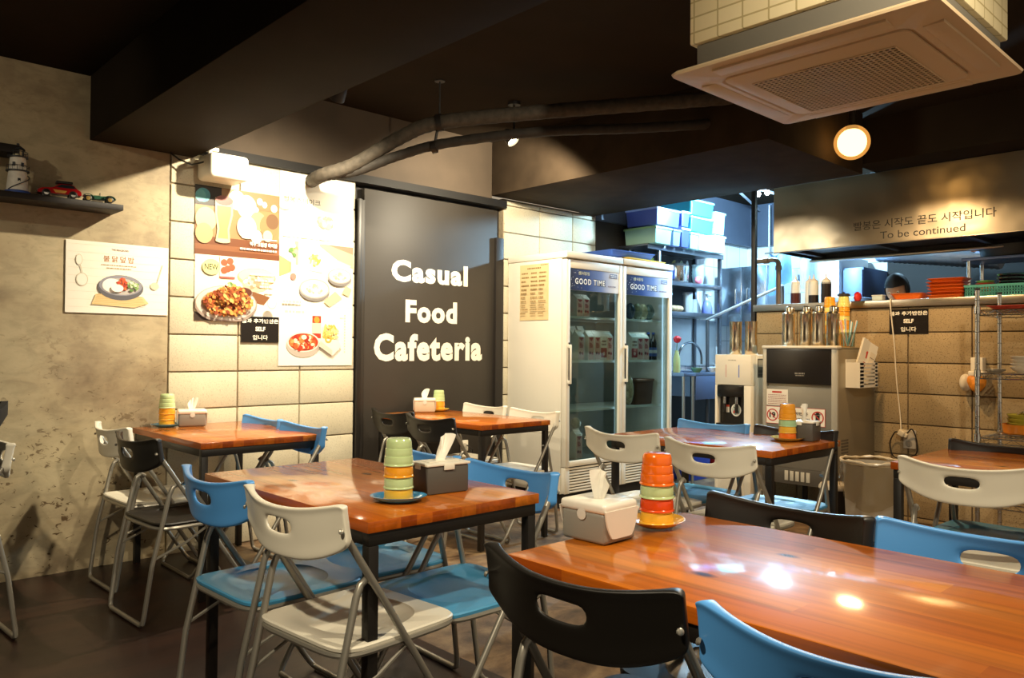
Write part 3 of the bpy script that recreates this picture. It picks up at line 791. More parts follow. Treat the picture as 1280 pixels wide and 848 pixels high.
# big poster group on the block wall
t, d = poster('beer_poster', 'beer glass poster, blurred brown bar scene, upper left of food posters', 1.713, 2.220, 1.665, 2.055, M('#a07a54', .35), off=.004); d.clip = (0.507, 0.39)
w_, h_ = .507, .39
d.rect(0, w_, 0, .105, M('#6e3f22', .4)); d.rect(0, w_, .03, .06, M('#835232', .4)); d.rect(0, .15, .28, h_, M('#1d1816', .4)); d.ell(.045, .335, .04, .04, M('#3f8fa0', .4)); d.ell(.03, .33, .03, .035, M('#57a3ad', .4))
d.rect(.15, w_, .29, h_, M('#8f704e', .4))
for cu, cv, ru, c in ((.30, .30, .06, '#e9dcc0'), (.24, .33, .05, '#f0e6cf'), (.38, .34, .018, '#fff6dc'), (.41, .325, .016, '#fff6dc'), (.47, .31, .02, '#fff2d2'), (.36, .29, .013, '#fff6dc'), (.37, .22, .05, '#b89a72'), (.44, .2, .06, '#9a7650'), (.46, .23, .04, '#6f5238'), (.06, .2, .06, '#c9ad86'), (.05, .12, .05, '#b9986c'), (.36, .13, .035, '#f3e7cb'), (.43, .14, .03, '#dcc19a'), (.3, .18, .06, '#dccdae')):
    d.ell(cu, cv, ru, ru*1.15, M(c, .4))
GLB = M('#c9a45c', .4)
d.poly([(.115, .085), (.2, .085), (.195, .15), (.215, .24), (.215, .33), (.11, .33), (.11, .24), (.125, .15)], M('#d9bf90', .35))
d.poly([(.128, .10), (.188, .10), (.184, .155), (.203, .24), (.203, .285), (.122, .285), (.122, .24), (.137, .155)], GLB)
d.ell(.162, .318, .052, .028, M('#96605c', .4)); d.ell(.158, .085, .043, .012, M('#d8c09a', .35))
W1 = M('#fbf6e6', .4)
d.dashes(.27, .49, .118, .007, W1, 5, .010); d.text('맥주 크림생 하이볼', .405, .085, .17, .026, W1, .02); d.dashes(.26, .49, .052, .010, W1, 7, .016)
d.build('print', t)
t, d = poster('chicken_poster', 'fried chicken plate poster marked NEW, below the beer poster', 1.716, 2.223, 1.292, 1.6645, M('#efe4cc', .35), off=.004); d.clip = (0.507, 0.3725)
d.rect(.33, .507, .0, .36, M('#f1e8d4', .4)); d.poly([(0, 0), (.10, 0), (.06, .03), (0, .05)], M('#3a2c24', .5))
d.poly([(.27, .13), (.41, .10), (.45, .15), (.3, .19)], M('#7a4c26', .5))
d.ell(.365, .262, .12, .055, M('#caa878', .4)); d.ell(.365, .270, .112, .044, M('#ead4ac', .4)); d.ell(.36, .225, .085, .05, M('#c9b294', .4)); d.scatter(.36, .235, .075, .03, 30, .012, [M('#efe6d2', .4), M('#a98f70', .4), M('#d9c6a8', .4)], 8)
d.rect(.14, .23, .245, .372, M('#f0e2d2', .4)); d.rect(.14, .23, .245, .256, M('#b5564a', .4)); 
for cu, cv in ((.165, .335), (.2, .345), (.185, .30), (.165, .29), (.21, .31)): d.ell(cu, cv, .02, .02, M('#d2583a', .4))
for q, z in ((0, .30), (1, .265), (2, .23), (3, .195)): d.dashes(.32+.03*q, .47, z-.02, .012, M('#f7e9c6', .5), 20+q, .014)
d.ell(.09, .305, .052, .045, M('#d6d38a', .5)); d.text('NEW', .09, .305, .078, .034, M('#26251a', .6), .01)
d.ell(.18, .095, .185, .108, M('#9d8c80', .4)); d.ell(.18, .102, .176, .098, M('#dccfc0', .4)); d.ell(.18, .10, .150, .080, M('#b39c86', .4))
d.ell(.285, .165, .05, .035, M('#8a7a70', .4)); d.ell(.285, .170, .045, .027, M('#5a2d1e', .4))
d.scatter(.185, .105, .14, .075, 420, .0085, CRUST, 11); d.scatter(.19, .15, .08, .055, 220, .008, CRUST, 12); d.scatter(.17, .205, .02, .008, 8, .007, GREENS, 13)
d.ell(.43, .11, .03, .035, FAINT); d.ell(.43, .113, .026, .03, M('#f4ecda', .4))
d.build('print', t)
t, d = poster('steak_poster', 'pale steak plate poster, upper right of the food posters', 2.221, 2.735, 1.7945, 2.215, M('#f4efdf', .35), off=.004); d.clip = (0.514, 0.4205)
d.text('빨봉스테이크', .15, .255, .25, .036, M('#5f5a4a', .5), .012)
d.ell(.23, .12, .17, .065, M('#d9d2c2', .4)); d.ell(.23, .125, .163, .058, M('#efe8d8', .4)); d.ell(.18, .105, .07, .04, M('#cfc8b8', .4)); d.ell(.18, .108, .062, .033, M('#ebe4d3', .4))
d.scatter(.31, .14, .05, .035, 50, .013, [M('#c9a698', .4), M('#b38c80', .4), M('#d9bfae', .4)], 21); d.ell(.03, .20, .035, .016, M('#d8b7a6', .4))
d.dashes(.02, .35, .035, .022, M('#e9cfc2', .5), 22, .03)
d.build('print', t)
t, d = poster('soup_poster', 'two grey soup bowls poster, middle right of the food posters', 2.222, 2.735, 1.402, 1.793, M('#f1ebdb', .35), off=.004); d.clip = (0.513, 0.391)
d.poly([(.25, .391), (.513, .391), (.513, .25), (.40, .30)], M('#b9a98c', .4)); d.poly([(.33, .391), (.513, .391), (.513, .345)], M('#8f7f66', .4)); d.poly([(.30, .33), (.5, .27), (.49, .26), (.29, .32)], M('#f0dfba', .4))
d.poly([(0, .17), (.07, .2), (.10, .25), (0, .30)], M('#d79a6c', .4)); d.rect(.10, .125, .25, .391, M('#d8b187', .4)); d.rect(.19, .27, .27, .391, M('#e5dfd0', .4))
d.poly([(.20, .22), (.29, .21), (.30, .26), (.21, .28)], LIGHTB); d.scatter(.235, .285, .03, .035, 26, .007, FRIES, 31, 3.5)
d.rect(.075, .105, .18, .29, M('#cfd6c2', .4)); d.scatter(.09, .34, .02, .04, 18, .012, GREENS, 32); d.ell(.09, .175, .02, .02, M('#c77a6a', .4))
d.poly([(.30, .03), (.34, 0), (.43, .06), (.38, .1)], TANL); d.poly([(.43, .09), (.48, .07), (.50, .12), (.46, .14)], TANL)
for cu, cv, ru, rv in ((.235, .105, .105, .062), (.41, .195, .085, .048)):
    d.ell(cu, cv-.012, ru, rv, M('#7f7a76', .4)); d.ell(cu, cv+.004, ru, rv, M('#a8a29b', .4)); d.ell(cu, cv+.004, ru*.9, rv*.86, M('#f4ecd2', .4)); d.scatter(cu, cv, ru*.5, rv*.45, 24, .008, [M('#e6dcae', .5), M('#d6c98e', .5), M('#c9c48f', .5)], 33)
d.dashes(.02, .14, .02, .014, FAINT, 34, .012)
d.build('print', t)
t, d = poster('rice_cake_poster', 'red rice cake bowl and fries poster, lowest of the food posters', 2.223, 2.735, 1.032, 1.401, M('#f3eedf', .35), off=.004); d.clip = (0.512, 0.369)
d.dashes(.04, .17, .33, .014, FAINT, 41, .02); d.dashes(.42, .45, .3, .008, FAINT, 42)
for k in range(14): d.rect(.452, .46, .08+.018*k, .09+.018*k, FAINT); d.k -= .9
d.rect(.225, .285, .17, .31, M('#c23a2a', .4)); d.rect(.225, .285, .20, .265, M('#e5c9b4', .4)); d.ell(.255, .285, .02, .02, M('#e8923a', .4))
d.ell(.165, .125, .115, .075, M('#b9aca0', .4)); d.ell(.165, .145, .110, .062, M('#e0d8cc', .4)); d.ell(.165, .145, .1, .054, M('#b8371a', .5)); d.scatter(.165, .145, .085, .042, 60, .014, REDSAUCE+[M('#efd9b8', .5)]*2+[M('#e9a05a', .5)], 43); d.ell(.165, .175, .018, .014, M('#f4e8c8', .5))
d.scatter(.345, .20, .05, .06, 60, .007, FRIES, 44, 4.); d.poly([(.265, .12), (.36, .06), (.425, .12), (.40, .16), (.28, .17)], M('#e7e0d2', .4)); d.poly([(.265, .12), (.36, .06), (.36, .095), (.275, .155)], M('#cbc3b4', .4)); d.ring(.33, .165, .012, .025, M('#dda64a', .5))
d.build('print', t)
def self_sign(name, label, o, U, w, h):
    t = thing(name, label, 'sign', o)
    o = Vector(o); U = Vector(U); Nn = U.cross(Vector((0, 0, 1)))
    mb = MB(); c = [o+U*a+Vector((0, 0, b))+Nn*n for n in (.001, .004) for a, b in ((0, 0), (w, 0), (w, h), (0, h))]
    mb.mesh(c, [(0, 1, 2, 3)[::-1], (4, 5, 6, 7), (0, 1, 5, 4), (1, 2, 6, 5), (2, 3, 7, 6), (3, 0, 4, 7)], M('#1f1b18', .25)); mb.build('board', t, world=True)
    d = Decal(o+Nn*.0041, U, (0, 0, 1)); wh = M('#f2ecdc', .5)
    d.text('물과 추가반찬은', w/2, h*.83, w*.97, h*.17, wh, .03); d.text('SELF', w/2, h*.52, w*.26, h*.17, wh, .04); d.text('입니다', w/2, h*.19, w*.40, h*.19, wh, .02)
    d.build('lettering', t)
    return t
self_sign('self_service_sign', 'black self service sign under the chicken poster on white blocks', (1.987, YW-.0065, 1.172), (1, 0, 0), .236, .152)

# ---------------------------------------------------------------- white box under the beam, pipes, spot lamps
t = thing('utility_box', 'white rounded box hung from the dark beam above the beer poster', 'box', (1.82, 4.29, 2.065))
MB().box(1.712, 1.932, 4.20, 4.395, 2.068, 2.205, WHITEP, .024, 4).build('housing', t, world=True)
MB().tube([(1.75, 4.3, 2.20), (1.745, 4.3, 2.235)], .012, WHITEP, 10).box(1.7015, 1.79, 4.28, 4.34, 2.226, 2.245, WHITEP, .003).build('bracket', t, world=True)
MB().tube([(1.715, 4.30, 2.16), (1.66, 4.33, 2.14), (1.60, 4.36, 2.165), (1.56, 4.38, 2.1985)], .005, BLACKP, 6).build('cable', t, world=True)
PIPEW = M('#494238', .8, noise=.3, nscale=30, bump=.3)
PIPED = M('#332e28', .75, noise=.25, nscale=25, bump=.3)
def smooth_path(pts, n=8):
    P = [Vector(p) for p in pts]; out = []
    for i in range(len(P)-1):
        p0 = P[max(i-1, 0)]; p1 = P[i]; p2 = P[i+1]; p3 = P[min(i+2, len(P)-1)]
        for k in range(n):
            t = k/n
            out.append(.5*((2*p1)+(p2-p0)*t+(2*p0-5*p1+4*p2-p3)*t*t+(3*p1-p0-3*p2+p3)*t*t*t))
    out.append(P[-1]); return out
t = thing('insulated_pipe', 'two wrapped grey pipes hanging under the ceiling above the sign panel', 'pipe', (2.5, 4.0, 2.16))
def wrapped(pts, r, m, nm):
    path = smooth_path(pts, 14)
    rr = [r*(1+.035*((k % 3)-1)) for k in range(len(path))]
    return MB().tube(path, rr, m, 14).build(nm, t, world=True)
PA = [(2.44, 4.43, 2.185), (2.36, 4.16, 2.165), (2.48, 3.99, 2.225), (2.66, 3.78, 2.38), (2.80, 3.60, 2.455), (3.15, 3.2, 2.50), (3.6, 2.72, 2.545), (3.945, 2.36, 2.58)]
PB = [(2.40, 4.12, 2.165), (2.50, 4.0, 2.19), (2.66, 3.80, 2.275), (2.85, 3.60, 2.345), (3.2, 3.2, 2.40), (3.6, 2.85, 2.43), (3.945, 2.53, 2.46)]
wrapped(PA, .041, PIPEW, 'thick_pipe'); wrapped(PB, .029, PIPED, 'thin_pipe')
MB().tube([(2.80, 3.60, 2.46), (2.80, 3.60, 2.7)], .005, BLACKP, 8).lathe([(0, -.006), (.03, -.006), (.03, 0), (0, 0)], BLACKP, 16, loc=(2.80, 3.60, 2.6995)).build('hanger_rod', t, world=True)
mb = MB()
for (c, r, dr) in (((2.80, 3.60, 2.455), .05, (.62, -.72, .1)), ((2.80, 3.65, 2.322), .037, (.62, -.72, .2))):
    q = Vector(dr).to_track_quat('Z', 'Y').to_matrix().to_4x4()
    mb.lathe([(r*.95, -.016), (r, -.016), (r, .016), (r*.95, .016)], BLACKP, 20, mtx=Matrix.Translation(c) @ q)
mb.tube([(2.80, 3.62, 2.42), (2.80, 3.64, 2.35)], .008, BLACKP, 8); mb.build('clamp', t, world=True)
EMW = M('#ffe9c0', emit=30.)
def spotlamp(label, loc, aim, top):
    t = thing('spot_lamp', label, 'lamp', loc)
    q = (Vector(aim)-Vector(loc)).to_track_quat('Z', 'Y').to_matrix().to_4x4()
    MB().lathe([(0, -.10), (.022, -.10), (.034, -.085), (.040, -.05), (.042, -.006), (.039, -.006), (.036, -.03), (0, -.034)], BLACKP, 24, mtx=q).build('shade', t)
    MB().lathe([(0, -.026), (.030, -.026), (.033, -.018), (.022, -.010), (0, -.007)], EMW, 20, mtx=q).build('bulb', t)
    back = q @ Vector((0, 0, -.06))
    MB().tube([back, (0, 0, .04), (0, 0, top-loc[2])], .008, BLACKP, 8).lathe([(0, -.02), (.04, -.02), (.04, 0), (0, 0)], BLACKP, 20, loc=(0, 0, top-loc[2]-.0005)).build('arm', t)
spotlamp('black spot lamp half hidden behind the left beam', (2.06, 3.50, 2.40), (2.2, 4.5, 1.5), 2.7)
spotlamp('small black spot lamp shining beside the soffit over the sign panel', (3.38, 3.585, 2.445), (3.55, 3.05, 1.75), 2.7)

# ---------------------------------------------------------------- black sign panel with white lettering
t = thing('sign_panel', 'tall black panel lettered Casual Food Cafeteria between block walls', 'panel', (3.41, 4.46, 0))
PAN = M('#35302a', .55, noise=.1, nscale=4)
MB().box(2.83, 4.015, 4.435, 4.475, 0.006, 2.2, PAN, .003).build('board', t, world=True)
MB().box(2.762, 2.792, 4.40, 4.475, 0.006, 2.12, BLACKP, .002).box(2.797, 2.833, 4.425, 4.475, .006, 2.12, M('#2b2723', .5), .002).build('side_rail', t, world=True)
MB().box(3.985, 4.062, 4.41, 4.475, 0.006, 1.99, M('#241f1b', .5), .002).build('side_rail', t, world=True)
wl = M('#f4efdf', .5); wl2 = wl
d = Decal((2.83, 4.4345, 0), (1, 0, 0), (0, 0, 1))
for s, x0, x1, z0, z1 in (('Casual', 3.05, 3.725, 1.600, 1.752), ('Food', 3.168, 3.625, 1.322, 1.480), ('Cafeteria', 2.915, 3.868, 1.055, 1.245)):
    d.text(s, (x0+x1)/2-2.83, (z0+z1)/2, x1-x0, z1-z0, wl, .045, 1.12)
d.build('lettering', t)
t = thing('wall_outlet', 'white socket low beside the black sign panel behind black chairs', 'outlet', (3.70, 4.434, .40))
MB().box(3.665, 3.735, 4.424, 4.4345, .395, .475, WHITEP, .004).build('plate', t, world=True)
MB().lathe([(0, 0), (.020, 0), (.020, .002), (.016, .003), (0, .001)], M('#cfc8b8', .4), 18, mtx=Matrix.Translation((3.70, 4.4238, .435)) @ Matrix.Rotation(PI/2, 4, 'X')).build('socket', t, world=True)
MB().tube([(3.715, 4.418, .44), (3.74, 4.38, .41), (3.735, 4.39, .33), (3.70, 4.41, .2), (3.72, 4.40, .03)], .004, BLACKP, 6).build('cord', t, world=True)

# ---------------------------------------------------------------- cassette air conditioner
t = thing('air_conditioner', 'square white ceiling cassette air conditioner with slatted grille', 'air conditioner', (3.01, 1.32, 2.2))
ACW = M('#d2b994', .45); 
MB().box(2.615, 3.40, .90, 1.735, 2.236, 2.335, M('#6d685d', .7), .004).build('gasket', t, world=True)
GRD, nt, b = nodemat('ribbed_cream_casing')
br = N(nt, 'ShaderNodeTexBrick', Scale=1.); br.offset = 0.
for k, val in (('Brick Width', .105), ('Row Height', .06), ('Mortar Size', .0035)): br.inputs[k].default_value = val
br.inputs['Color1'].default_value = lin('#e9dab0'); br.inputs['Color2'].default_value = lin('#e2d2a6'); br.inputs['Mortar'].default_value = lin('#b9a777')
tc = nt.nodes.new('ShaderNodeTexCoord'); sx = nt.nodes.new('ShaderNodeSeparateXYZ'); cb = nt.nodes.new('ShaderNodeCombineXYZ'); ad = N(nt, 'ShaderNodeMath', operation='ADD')
nt.links.new(tc.outputs['Object'], sx.inputs[0]); nt.links.new(sx.outputs['X'], ad.inputs[0]); nt.links.new(sx.outputs['Y'], ad.inputs[1]); nt.links.new(ad.outputs[0], cb.inputs[0]); nt.links.new(sx.outputs['Z'], cb.inputs[1]); nt.links.new(cb.outputs[0], br.inputs['Vector'])
nt.links.new(br.outputs['Color'], b.inputs['Base Color']); b.inputs['Roughness'].default_value = .5
bump(nt, b, br.outputs['Fac'], -.4, .004)
MB().box(2.595, 3.42, .88, 1.755, 2.3355, 2.6995, GRD, .006).build('casing', t, world=True)
# sloped rim panel
mb = MB(); x0, x1, y0, y1 = 2.54, 3.475, .835, 1.815
def rr(x0, x1, y0, y1, r, z, n=6):
    out = []
    for cx, cy, a in ((x1-r, y1-r, 0), (x0+r, y1-r, PI/2), (x0+r, y0+r, PI), (x1-r, y0+r, 3*PI/2)):
        for i in range(n+1): out.append((cx+r*math.cos(a+PI/2*i/n), cy+r*math.sin(a+PI/2*i/n), z))
    return out
def rings(mb, rs, m, cap0=True, cap1=True):
    R = [[mb.bm.verts.new(p) for p in q] for q in rs]; fs = []
    for A, B in zip(R, R[1:]):
        n = len(A)
        for i in range(n): fs.append(mb.bm.faces.new((A[i], A[(i+1) % n], B[(i+1) % n], B[i])))
    if cap0: fs.append(mb.bm.faces.new(R[0]))
    if cap1: fs.append(mb.bm.faces.new(R[-1]))
    mb._set(fs, m)
rings(mb, [rr(x0+.06, x1-.06, y0+.06, y1-.06, .03, 2.235), rr(x0+.01, x1-.01, y0+.01, y1-.01, .03, 2.232), rr(x0, x1, y0, y1, .03, 2.222), rr(x0+.004, x1-.004, y0+.004, y1-.004, .03, 2.214), rr(x0+.13, x1-.13, y0+.13, y1-.13, .05, 2.200), rr(x0+.14, x1-.14, y0+.14, y1-.14, .05, 2.208), rr(x0+.2, x1-.2, y0+.2, y1-.2, .05, 2.208)], ACW)
mb.build('rim_panel', t, world=True)
# four air flaps in the rim
for a, (u0, u1, v0, v1) in enumerate(((x0+.17, x1-.17, y1-.105, y1-.04), (x0+.17, x1-.17, y0+.04, y0+.105), (x0+.04, x0+.105, y0+.17, y1-.17), (x1-.105, x1-.04, y0+.17, y1-.17))):
    z = 2.2045
    mb = MB(); mb.box(u0, u1, v0, v1, z-.0035, z+.012, ACW, .0015); mb.build('air_flap', t, world=True)
mb = MB(); rings(mb, [rr(x0+.146, x1-.146, y0+.146, y1-.146, .045, 2.207), rr(x0+.146, x1-.146, y0+.146, y1-.146, .045, 2.199), rr(x0+.149, x1-.149, y0+.149, y1-.149, .043, 2.1975)], ACW); mb.build('centre_panel', t, world=True)
gx0, gx1, gy0, gy1 = 2.80, 3.30, 1.06, 1.60
mb = MB(); mb.box(gx0, gx1, gy0, gy1, 2.1968, 2.1972, M('#120e0b', .8))
nx_, ny_ = 22, 26
for i in range(nx_+1):
    x = gx0+(gx1-gx0)*i/nx_; mb.box(x-.0035, x+.0035, gy0, gy1, 2.1935, 2.1969, ACW)
for j in range(ny_+1):
    y = gy0+(gy1-gy0)*j/ny_; mb.box(gx0, gx1, y-.002, y+.002, 2.1925, 2.1968, ACW)
mb.build('grille', t, world=True)
d = Decal((2.785, 1.405, 2.1974), (0, -1, 0), (1, 0, 0)); d.Nn = Vector((0, 0, -1)); d.text('SAMSUNG', .05, .012, .105, .016, M('#5d5445', .6), .01); d.build('lettering', t)
MB().tube([(2.7, .95, 2.6995), (2.7, .95, 2.6)], .006, BLACKP).build('hanger', t, world=True) if False else None

# warm ceiling bulb beyond the air conditioner
t = thing('ceiling_bulb', 'glowing warm bulb lamp under the ceiling below the air conditioner', 'lamp', (4.66, 2.01, 2.41))
GLOW = bpy.data.materials.new('halo_glow'); GLOW.use_nodes = True; nt = GLOW.node_tree
nt.nodes.remove(nt.nodes['Principled BSDF']); out = nt.nodes['Material Output']
tr = N(nt, 'ShaderNodeBsdfTransparent', Color=lin('#ffe2b0')); em = N(nt, 'ShaderNodeEmission', Color=lin('#ffb45a'), Strength=1.); mx = nt.nodes.new('ShaderNodeMixShader'); mx.inputs[0].default_value = .45
nt.links.new(tr.outputs[0], mx.inputs[1]); nt.links.new(em.outputs[0], mx.inputs[2]); nt.links.new(mx.outputs[0], out.inputs[0])
MB().ball((0, 0, -.02), .082, M('#ffe0a8', emit=8.), 24, 16).build('bulb', t)
MB().ball((0, 0, -.02), .102, GLOW, 28, 20).build('halo_shell', t)  # added glowing shell, imitates the halo around the bright bulb
MB().lathe([(0, .30), (.05, .30), (.05, .27), (.02, .26), (.02, .10), (.036, .08), (.040, .045), (.046, .038), (.0, .05)], BLACKP, 20, loc=(0, 0, -.012)).build('holder', t)
# ---------------------------------------------------------------- two door glass fridge
FRW = M('#ece6d6', .35); FRI = M('#8d8f86', .5); RUB = M('#4b463f', .6)
fx0, fx1, fy0, fy1 = 4.105, 5.39, 3.80, 4.405
FRT = t = thing('display_fridge', 'tall white two door glass fridge lettered good time against the wall', 'fridge', ((fx0+fx1)/2, (fy0+fy1)/2, 0))
mb = MB(); w = .035; dy = fy0+.045
mb.box(fx0, fx0+w, dy, fy1, .11, 1.80, FRW, .004); mb.box(fx1-w, fx1, dy, fy1, .11, 1.80, FRW, .004)
mb.box(fx0+w, fx1-w, fy1-w, fy1, .11, 1.80, FRI); mb.box(fx0+w, fx1-w, dy, fy1-w, .30, .335, FRI); mb.box(fx0+w, fx1-w, dy, fy1-w, 1.765, 1.80, FRI)
mb.box(fx0+w, fx1-w, dy+.03, fy1-w, .11, .299, M('#3a352f', .7));
mb.build('body', t, world=True)
mb = MB(); mb.box(fx0-.006, 4.738, fy0-.012, fy1, 1.8005, 1.848, FRW, .008); mb.box(4.741, fx1+.004, fy0-.012, fy1, 1.8005, 1.848, FRW, .008); mb.build('top_cap', t, world=True)
MB().box(fx0+.03, fx1-.03, fy0+.06, fy1-.02, 0.001, .1095, M('#2b2622', .7)).build('plinth', t, world=True)
for k, (a, b_) in enumerate(((fx0+.005, 4.742), (4.748, fx1-.003))):
    fr = .040; z0, z1 = .305, 1.792
    mb = MB()
    mb.box(a, a+fr, fy0, dy-.002, z0, z1, FRW, .004); mb.box(b_-fr, b_, fy0, dy-.002, z0, z1, FRW, .004)
    mb.box(a+fr, b_-fr, fy0, dy-.002, z0, z0+.04, FRW, .004); mb.box(a+fr, b_-fr, fy0, dy-.002, z1-.062, z1, FRW, .004)
    door = mb.build('door', t, world=True)
    MB().box(a+fr-.004, b_-fr+.004, fy0+.016, fy0+.022, z0+.036, 1.574, GLASS).build('glass', door, world=True)
    h = MB().box(a+fr-.002, b_-fr+.002, fy0+.004, fy0+.026, 1.574, z1-.060, M('#f0ece2', .3), .001).build('header', door, world=True)
    W = b_-a-2*fr; d = Decal((a+fr, fy0+.004, 1.574), (1, 0, 0), (0, 0, 1)); H = z1-.06-1.574
    HB, nt, bb = nodemat('header_print')   # night blue print fading to white
    tcn = nt.nodes.new('ShaderNodeTexCoord'); sp = nt.nodes.new('ShaderNodeSeparateXYZ'); nt.links.new(tcn.outputs['Generated'], sp.inputs[0])
    nt.links.new(ramp(nt, sp.outputs['X'], [(0, '#141b33'), (.35, '#27427f'), (.62, '#6f86b8'), (.92, '#e6e6e6')]), bb.inputs['Base Color']); bb.inputs['Roughness'].default_value = .3
    d.rect(.0, W, 0, H, HB); wt = M('#f2f4f2', .4); bl = M('#14203f', .4)
    d.text('생활 속의즐거움', W*.27, H*.80, W*.22, H*.16, M('#d9d6a8', .4), .01)
    d.text('GOOD TIME', W*.395, H*.42, W*.625, H*.325, bl, .065, 1.25); d.text('GOOD TIME', W*.395, H*.42, W*.60, H*.27, wt, .02, 1.25)
    d.dashes(W*.76, W*.93, H*.30, .008, M('#7c7488', .5), 50+k, .01); d.rect(W*.80, W*.95, H*.70, H*.90, M('#5d6f9c', .4)); d.dashes(W*.81, W*.94, H*.84, .006, wt, 52, .008); d.dashes(W*.81, W*.94, H*.75, .006, wt, 53, .008)
    for q in range(16): d.ell(W*rnd.uniform(.01, .22), H*rnd.uniform(.08, .95), .0022, .0022, wt, 8); d.k -= .9
    d.build('print', h)
    mb = MB(); hx = a+.010
    mb.box(hx, hx+.012, fy0-.036, fy0-.022, .90, 1.18, M('#e2dccd', .3), .004); mb.box(hx, hx+.012, fy0-.024, fy0-.001, .90, .925, M('#e2dccd', .3), .003); mb.box(hx, hx+.012, fy0-.024, fy0-.001, 1.155, 1.18, M('#e2dccd', .3), .003)
    mb.box(hx+.013, hx+.034, fy0-.004, fy0-.0005, .885, 1.195, M('#2d2a27', .4), .001)
    mb.build('handle', door, world=True)
    mb = MB(); ga, gb = a+.05, b_-.03   # louvred vent below the door
    mb.box(a, ga, fy0+.006, dy-.002, .115, .300, FRW, .002); mb.box(gb, b_, fy0+.006, dy-.002, .115, .300, FRW, .002); mb.box(ga, gb, fy0+.03, dy-.002, .115, .300, M('#2d2823', .7))
    for q in range(9): mb.box(ga, gb, fy0+.006, fy0+.026, .118+.0205*q, .130+.0205*q, FRW, .001)
    mb.build('vent', t, world=True)
    for z in (.70, 1.06, 1.385):
        mb = MB(); xa, xb = (fx0+w+.01, 4.74) if k == 0 else (4.745, fx1-w-.02)
        mb.box(xa, xb, fy0+.072, fy0+.084, z-.012, z+.006, M('#dcdcd2', .4), .002)
        for q in range(26): x = xa+(xb-xa)*(q+.5)/26; mb.tube([(x, fy0+.08, z), (x, fy1-.06, z)], .0025, M('#dcdcd2', .4), 5)
        mb.tube([(xa, fy1-.07, z-.004), (xb, fy1-.07, z-.004)], .004, M('#dcdcd2', .4), 6)
        mb.build('shelf', t, world=True)
# paper taped on the fridge side
t = thing('paper_list', 'yellowed handwritten paper taped on the white fridge side', 'paper', (fx0-.001, 4.12, 1.355))
mb = MB(); NP = 10; PAP = M('#e0c795', .8, noise=.06, nscale=12)
cols_ = []
for i in range(NP+1):
    v = i/NP; z = 1.36+.415*v; off = .0015+.012*max(0, .12-v)*(1 if v < .12 else 0)
    cols_.append([(fx0-off-.001, 4.272, z), (fx0-off-.001, 3.972, z), (fx0-off, 3.972, z), (fx0-off, 4.272, z)])
V_ = [[mb.bm.verts.new(p) for p in c] for c in cols_]; mb.mi(PAP)
for A, B in zip(V_, V_[1:]):
    for q in range(4): mb.bm.faces.new((A[q], A[(q+1) % 4], B[(q+1) % 4], B[q]))
mb.bm.faces.new(V_[0]); mb.bm.faces.new(V_[-1]); mb.build('sheet', t, world=True)
d = Decal((fx0-.0028, 4.272, 1.36), (0, -1, 0), (0, 0, 1)); ink = M('#8a6c3c', .8)
d.dashes(.08, .22, .385, .010, ink, 60); d.dashes(.22, .29, .405, .005, ink, 61)
for q in range(11):
    for c0 in (.02, .12, .205): d.dashes(c0, c0+rnd.uniform(.045, .08), .35-.030*q, .009, ink, 62+q*3+int(c0*50), .008)
d.build('handwriting', t)

for a, b_ in ((4.18, 4.735), (4.81, 5.342)):
    MB().tube([(b_, fy0+.062, .45), (b_, fy0+.062, 1.62)], .006, M('#cfe6ff', emit=1.5), 10).build('lamp_tube', FRT, world=True)
# things inside the fridge
CARW = M('#e8dccb', .45); CARR = M('#a8323a', .45); CARP = M('#e0b4a8', .45); CARD = M('#6e2026', .5)
def carton(x, y, z, label, style=0, h=.19, s=.07):
    t = thing('juice_carton', label, 'carton', (x, y, z), 0, 'cartons in the fridge')
    mb = MB(); b_ = s/2; hh = h*.80
    mb.box(-b_, b_, -b_, b_, 0, hh, CARW, .002)
    mb.prism([(-b_, hh), (b_, hh), (.004, h*.95), (-.004, h*.95)], 'x', -b_, b_, CARW); mb.box(-b_, b_, -.003, .003, h*.93, h, CARW)
    mb.build('body', t)
    d = Decal((-b_, -b_-.0002, 0), (1, 0, 0), (0, 0, 1))
    if style == 0:
        d.rect(.004, s-.004, .005, hh*.92, CARP); d.text('Bb', s*.5, hh*.62, s*.5, hh*.22, CARR, .03); d.poly([(.006, hh*.95), (s-.006, hh*.95), (s*.5, hh*.78)], CARR)
        d.ell(s*.32, hh*.30, s*.16, s*.16, CARD); d.ell(s*.66, hh*.28, s*.15, s*.15, CARR)
    else:
        d.rect(0, s, .02, hh*.52, CARR); d.dashes(.01, s-.01, hh*.8, .012, CARD, 80, .01); d.dashes(.01, s-.01, hh*.66, .010, CARD, 81, .01); d.ell(s*.5, hh*.28, s*.2, s*.2, CARP)
    d.build('print', t, world=False)
    return t
yA = fy0+.13
for x, st, lb in ((4.36, 0, 'juice carton at the left end of top shelf in left fridge door'), (4.435, 0, 'juice carton second on the top shelf in left fridge door')): carton(x, yA, 1.389, lb, st, .17)
for x, st, lb in ((4.355, 0, 'pink juice carton leftmost on the middle shelf of left fridge'), (4.465, 0, 'pink fruit carton second of the left fridge middle shelf'), (4.54, 0, 'pink fruit carton third of the left fridge middle shelf'), (4.612, 1, 'carton with dark red lower half on the left fridge middle shelf'), (4.684, 0, 'pink fruit carton rightmost on the left fridge middle shelf')):
    carton(x, yA-.02, 1.066, lb, st, .225)
for x, st, lb in ((4.44, 0, 'pink carton at the back left of the left fridge middle shelf'), (4.53, 0, 'pink carton at the back of the left fridge middle shelf')): carton(x, yA+.12, 1.066, lb, st, .26)
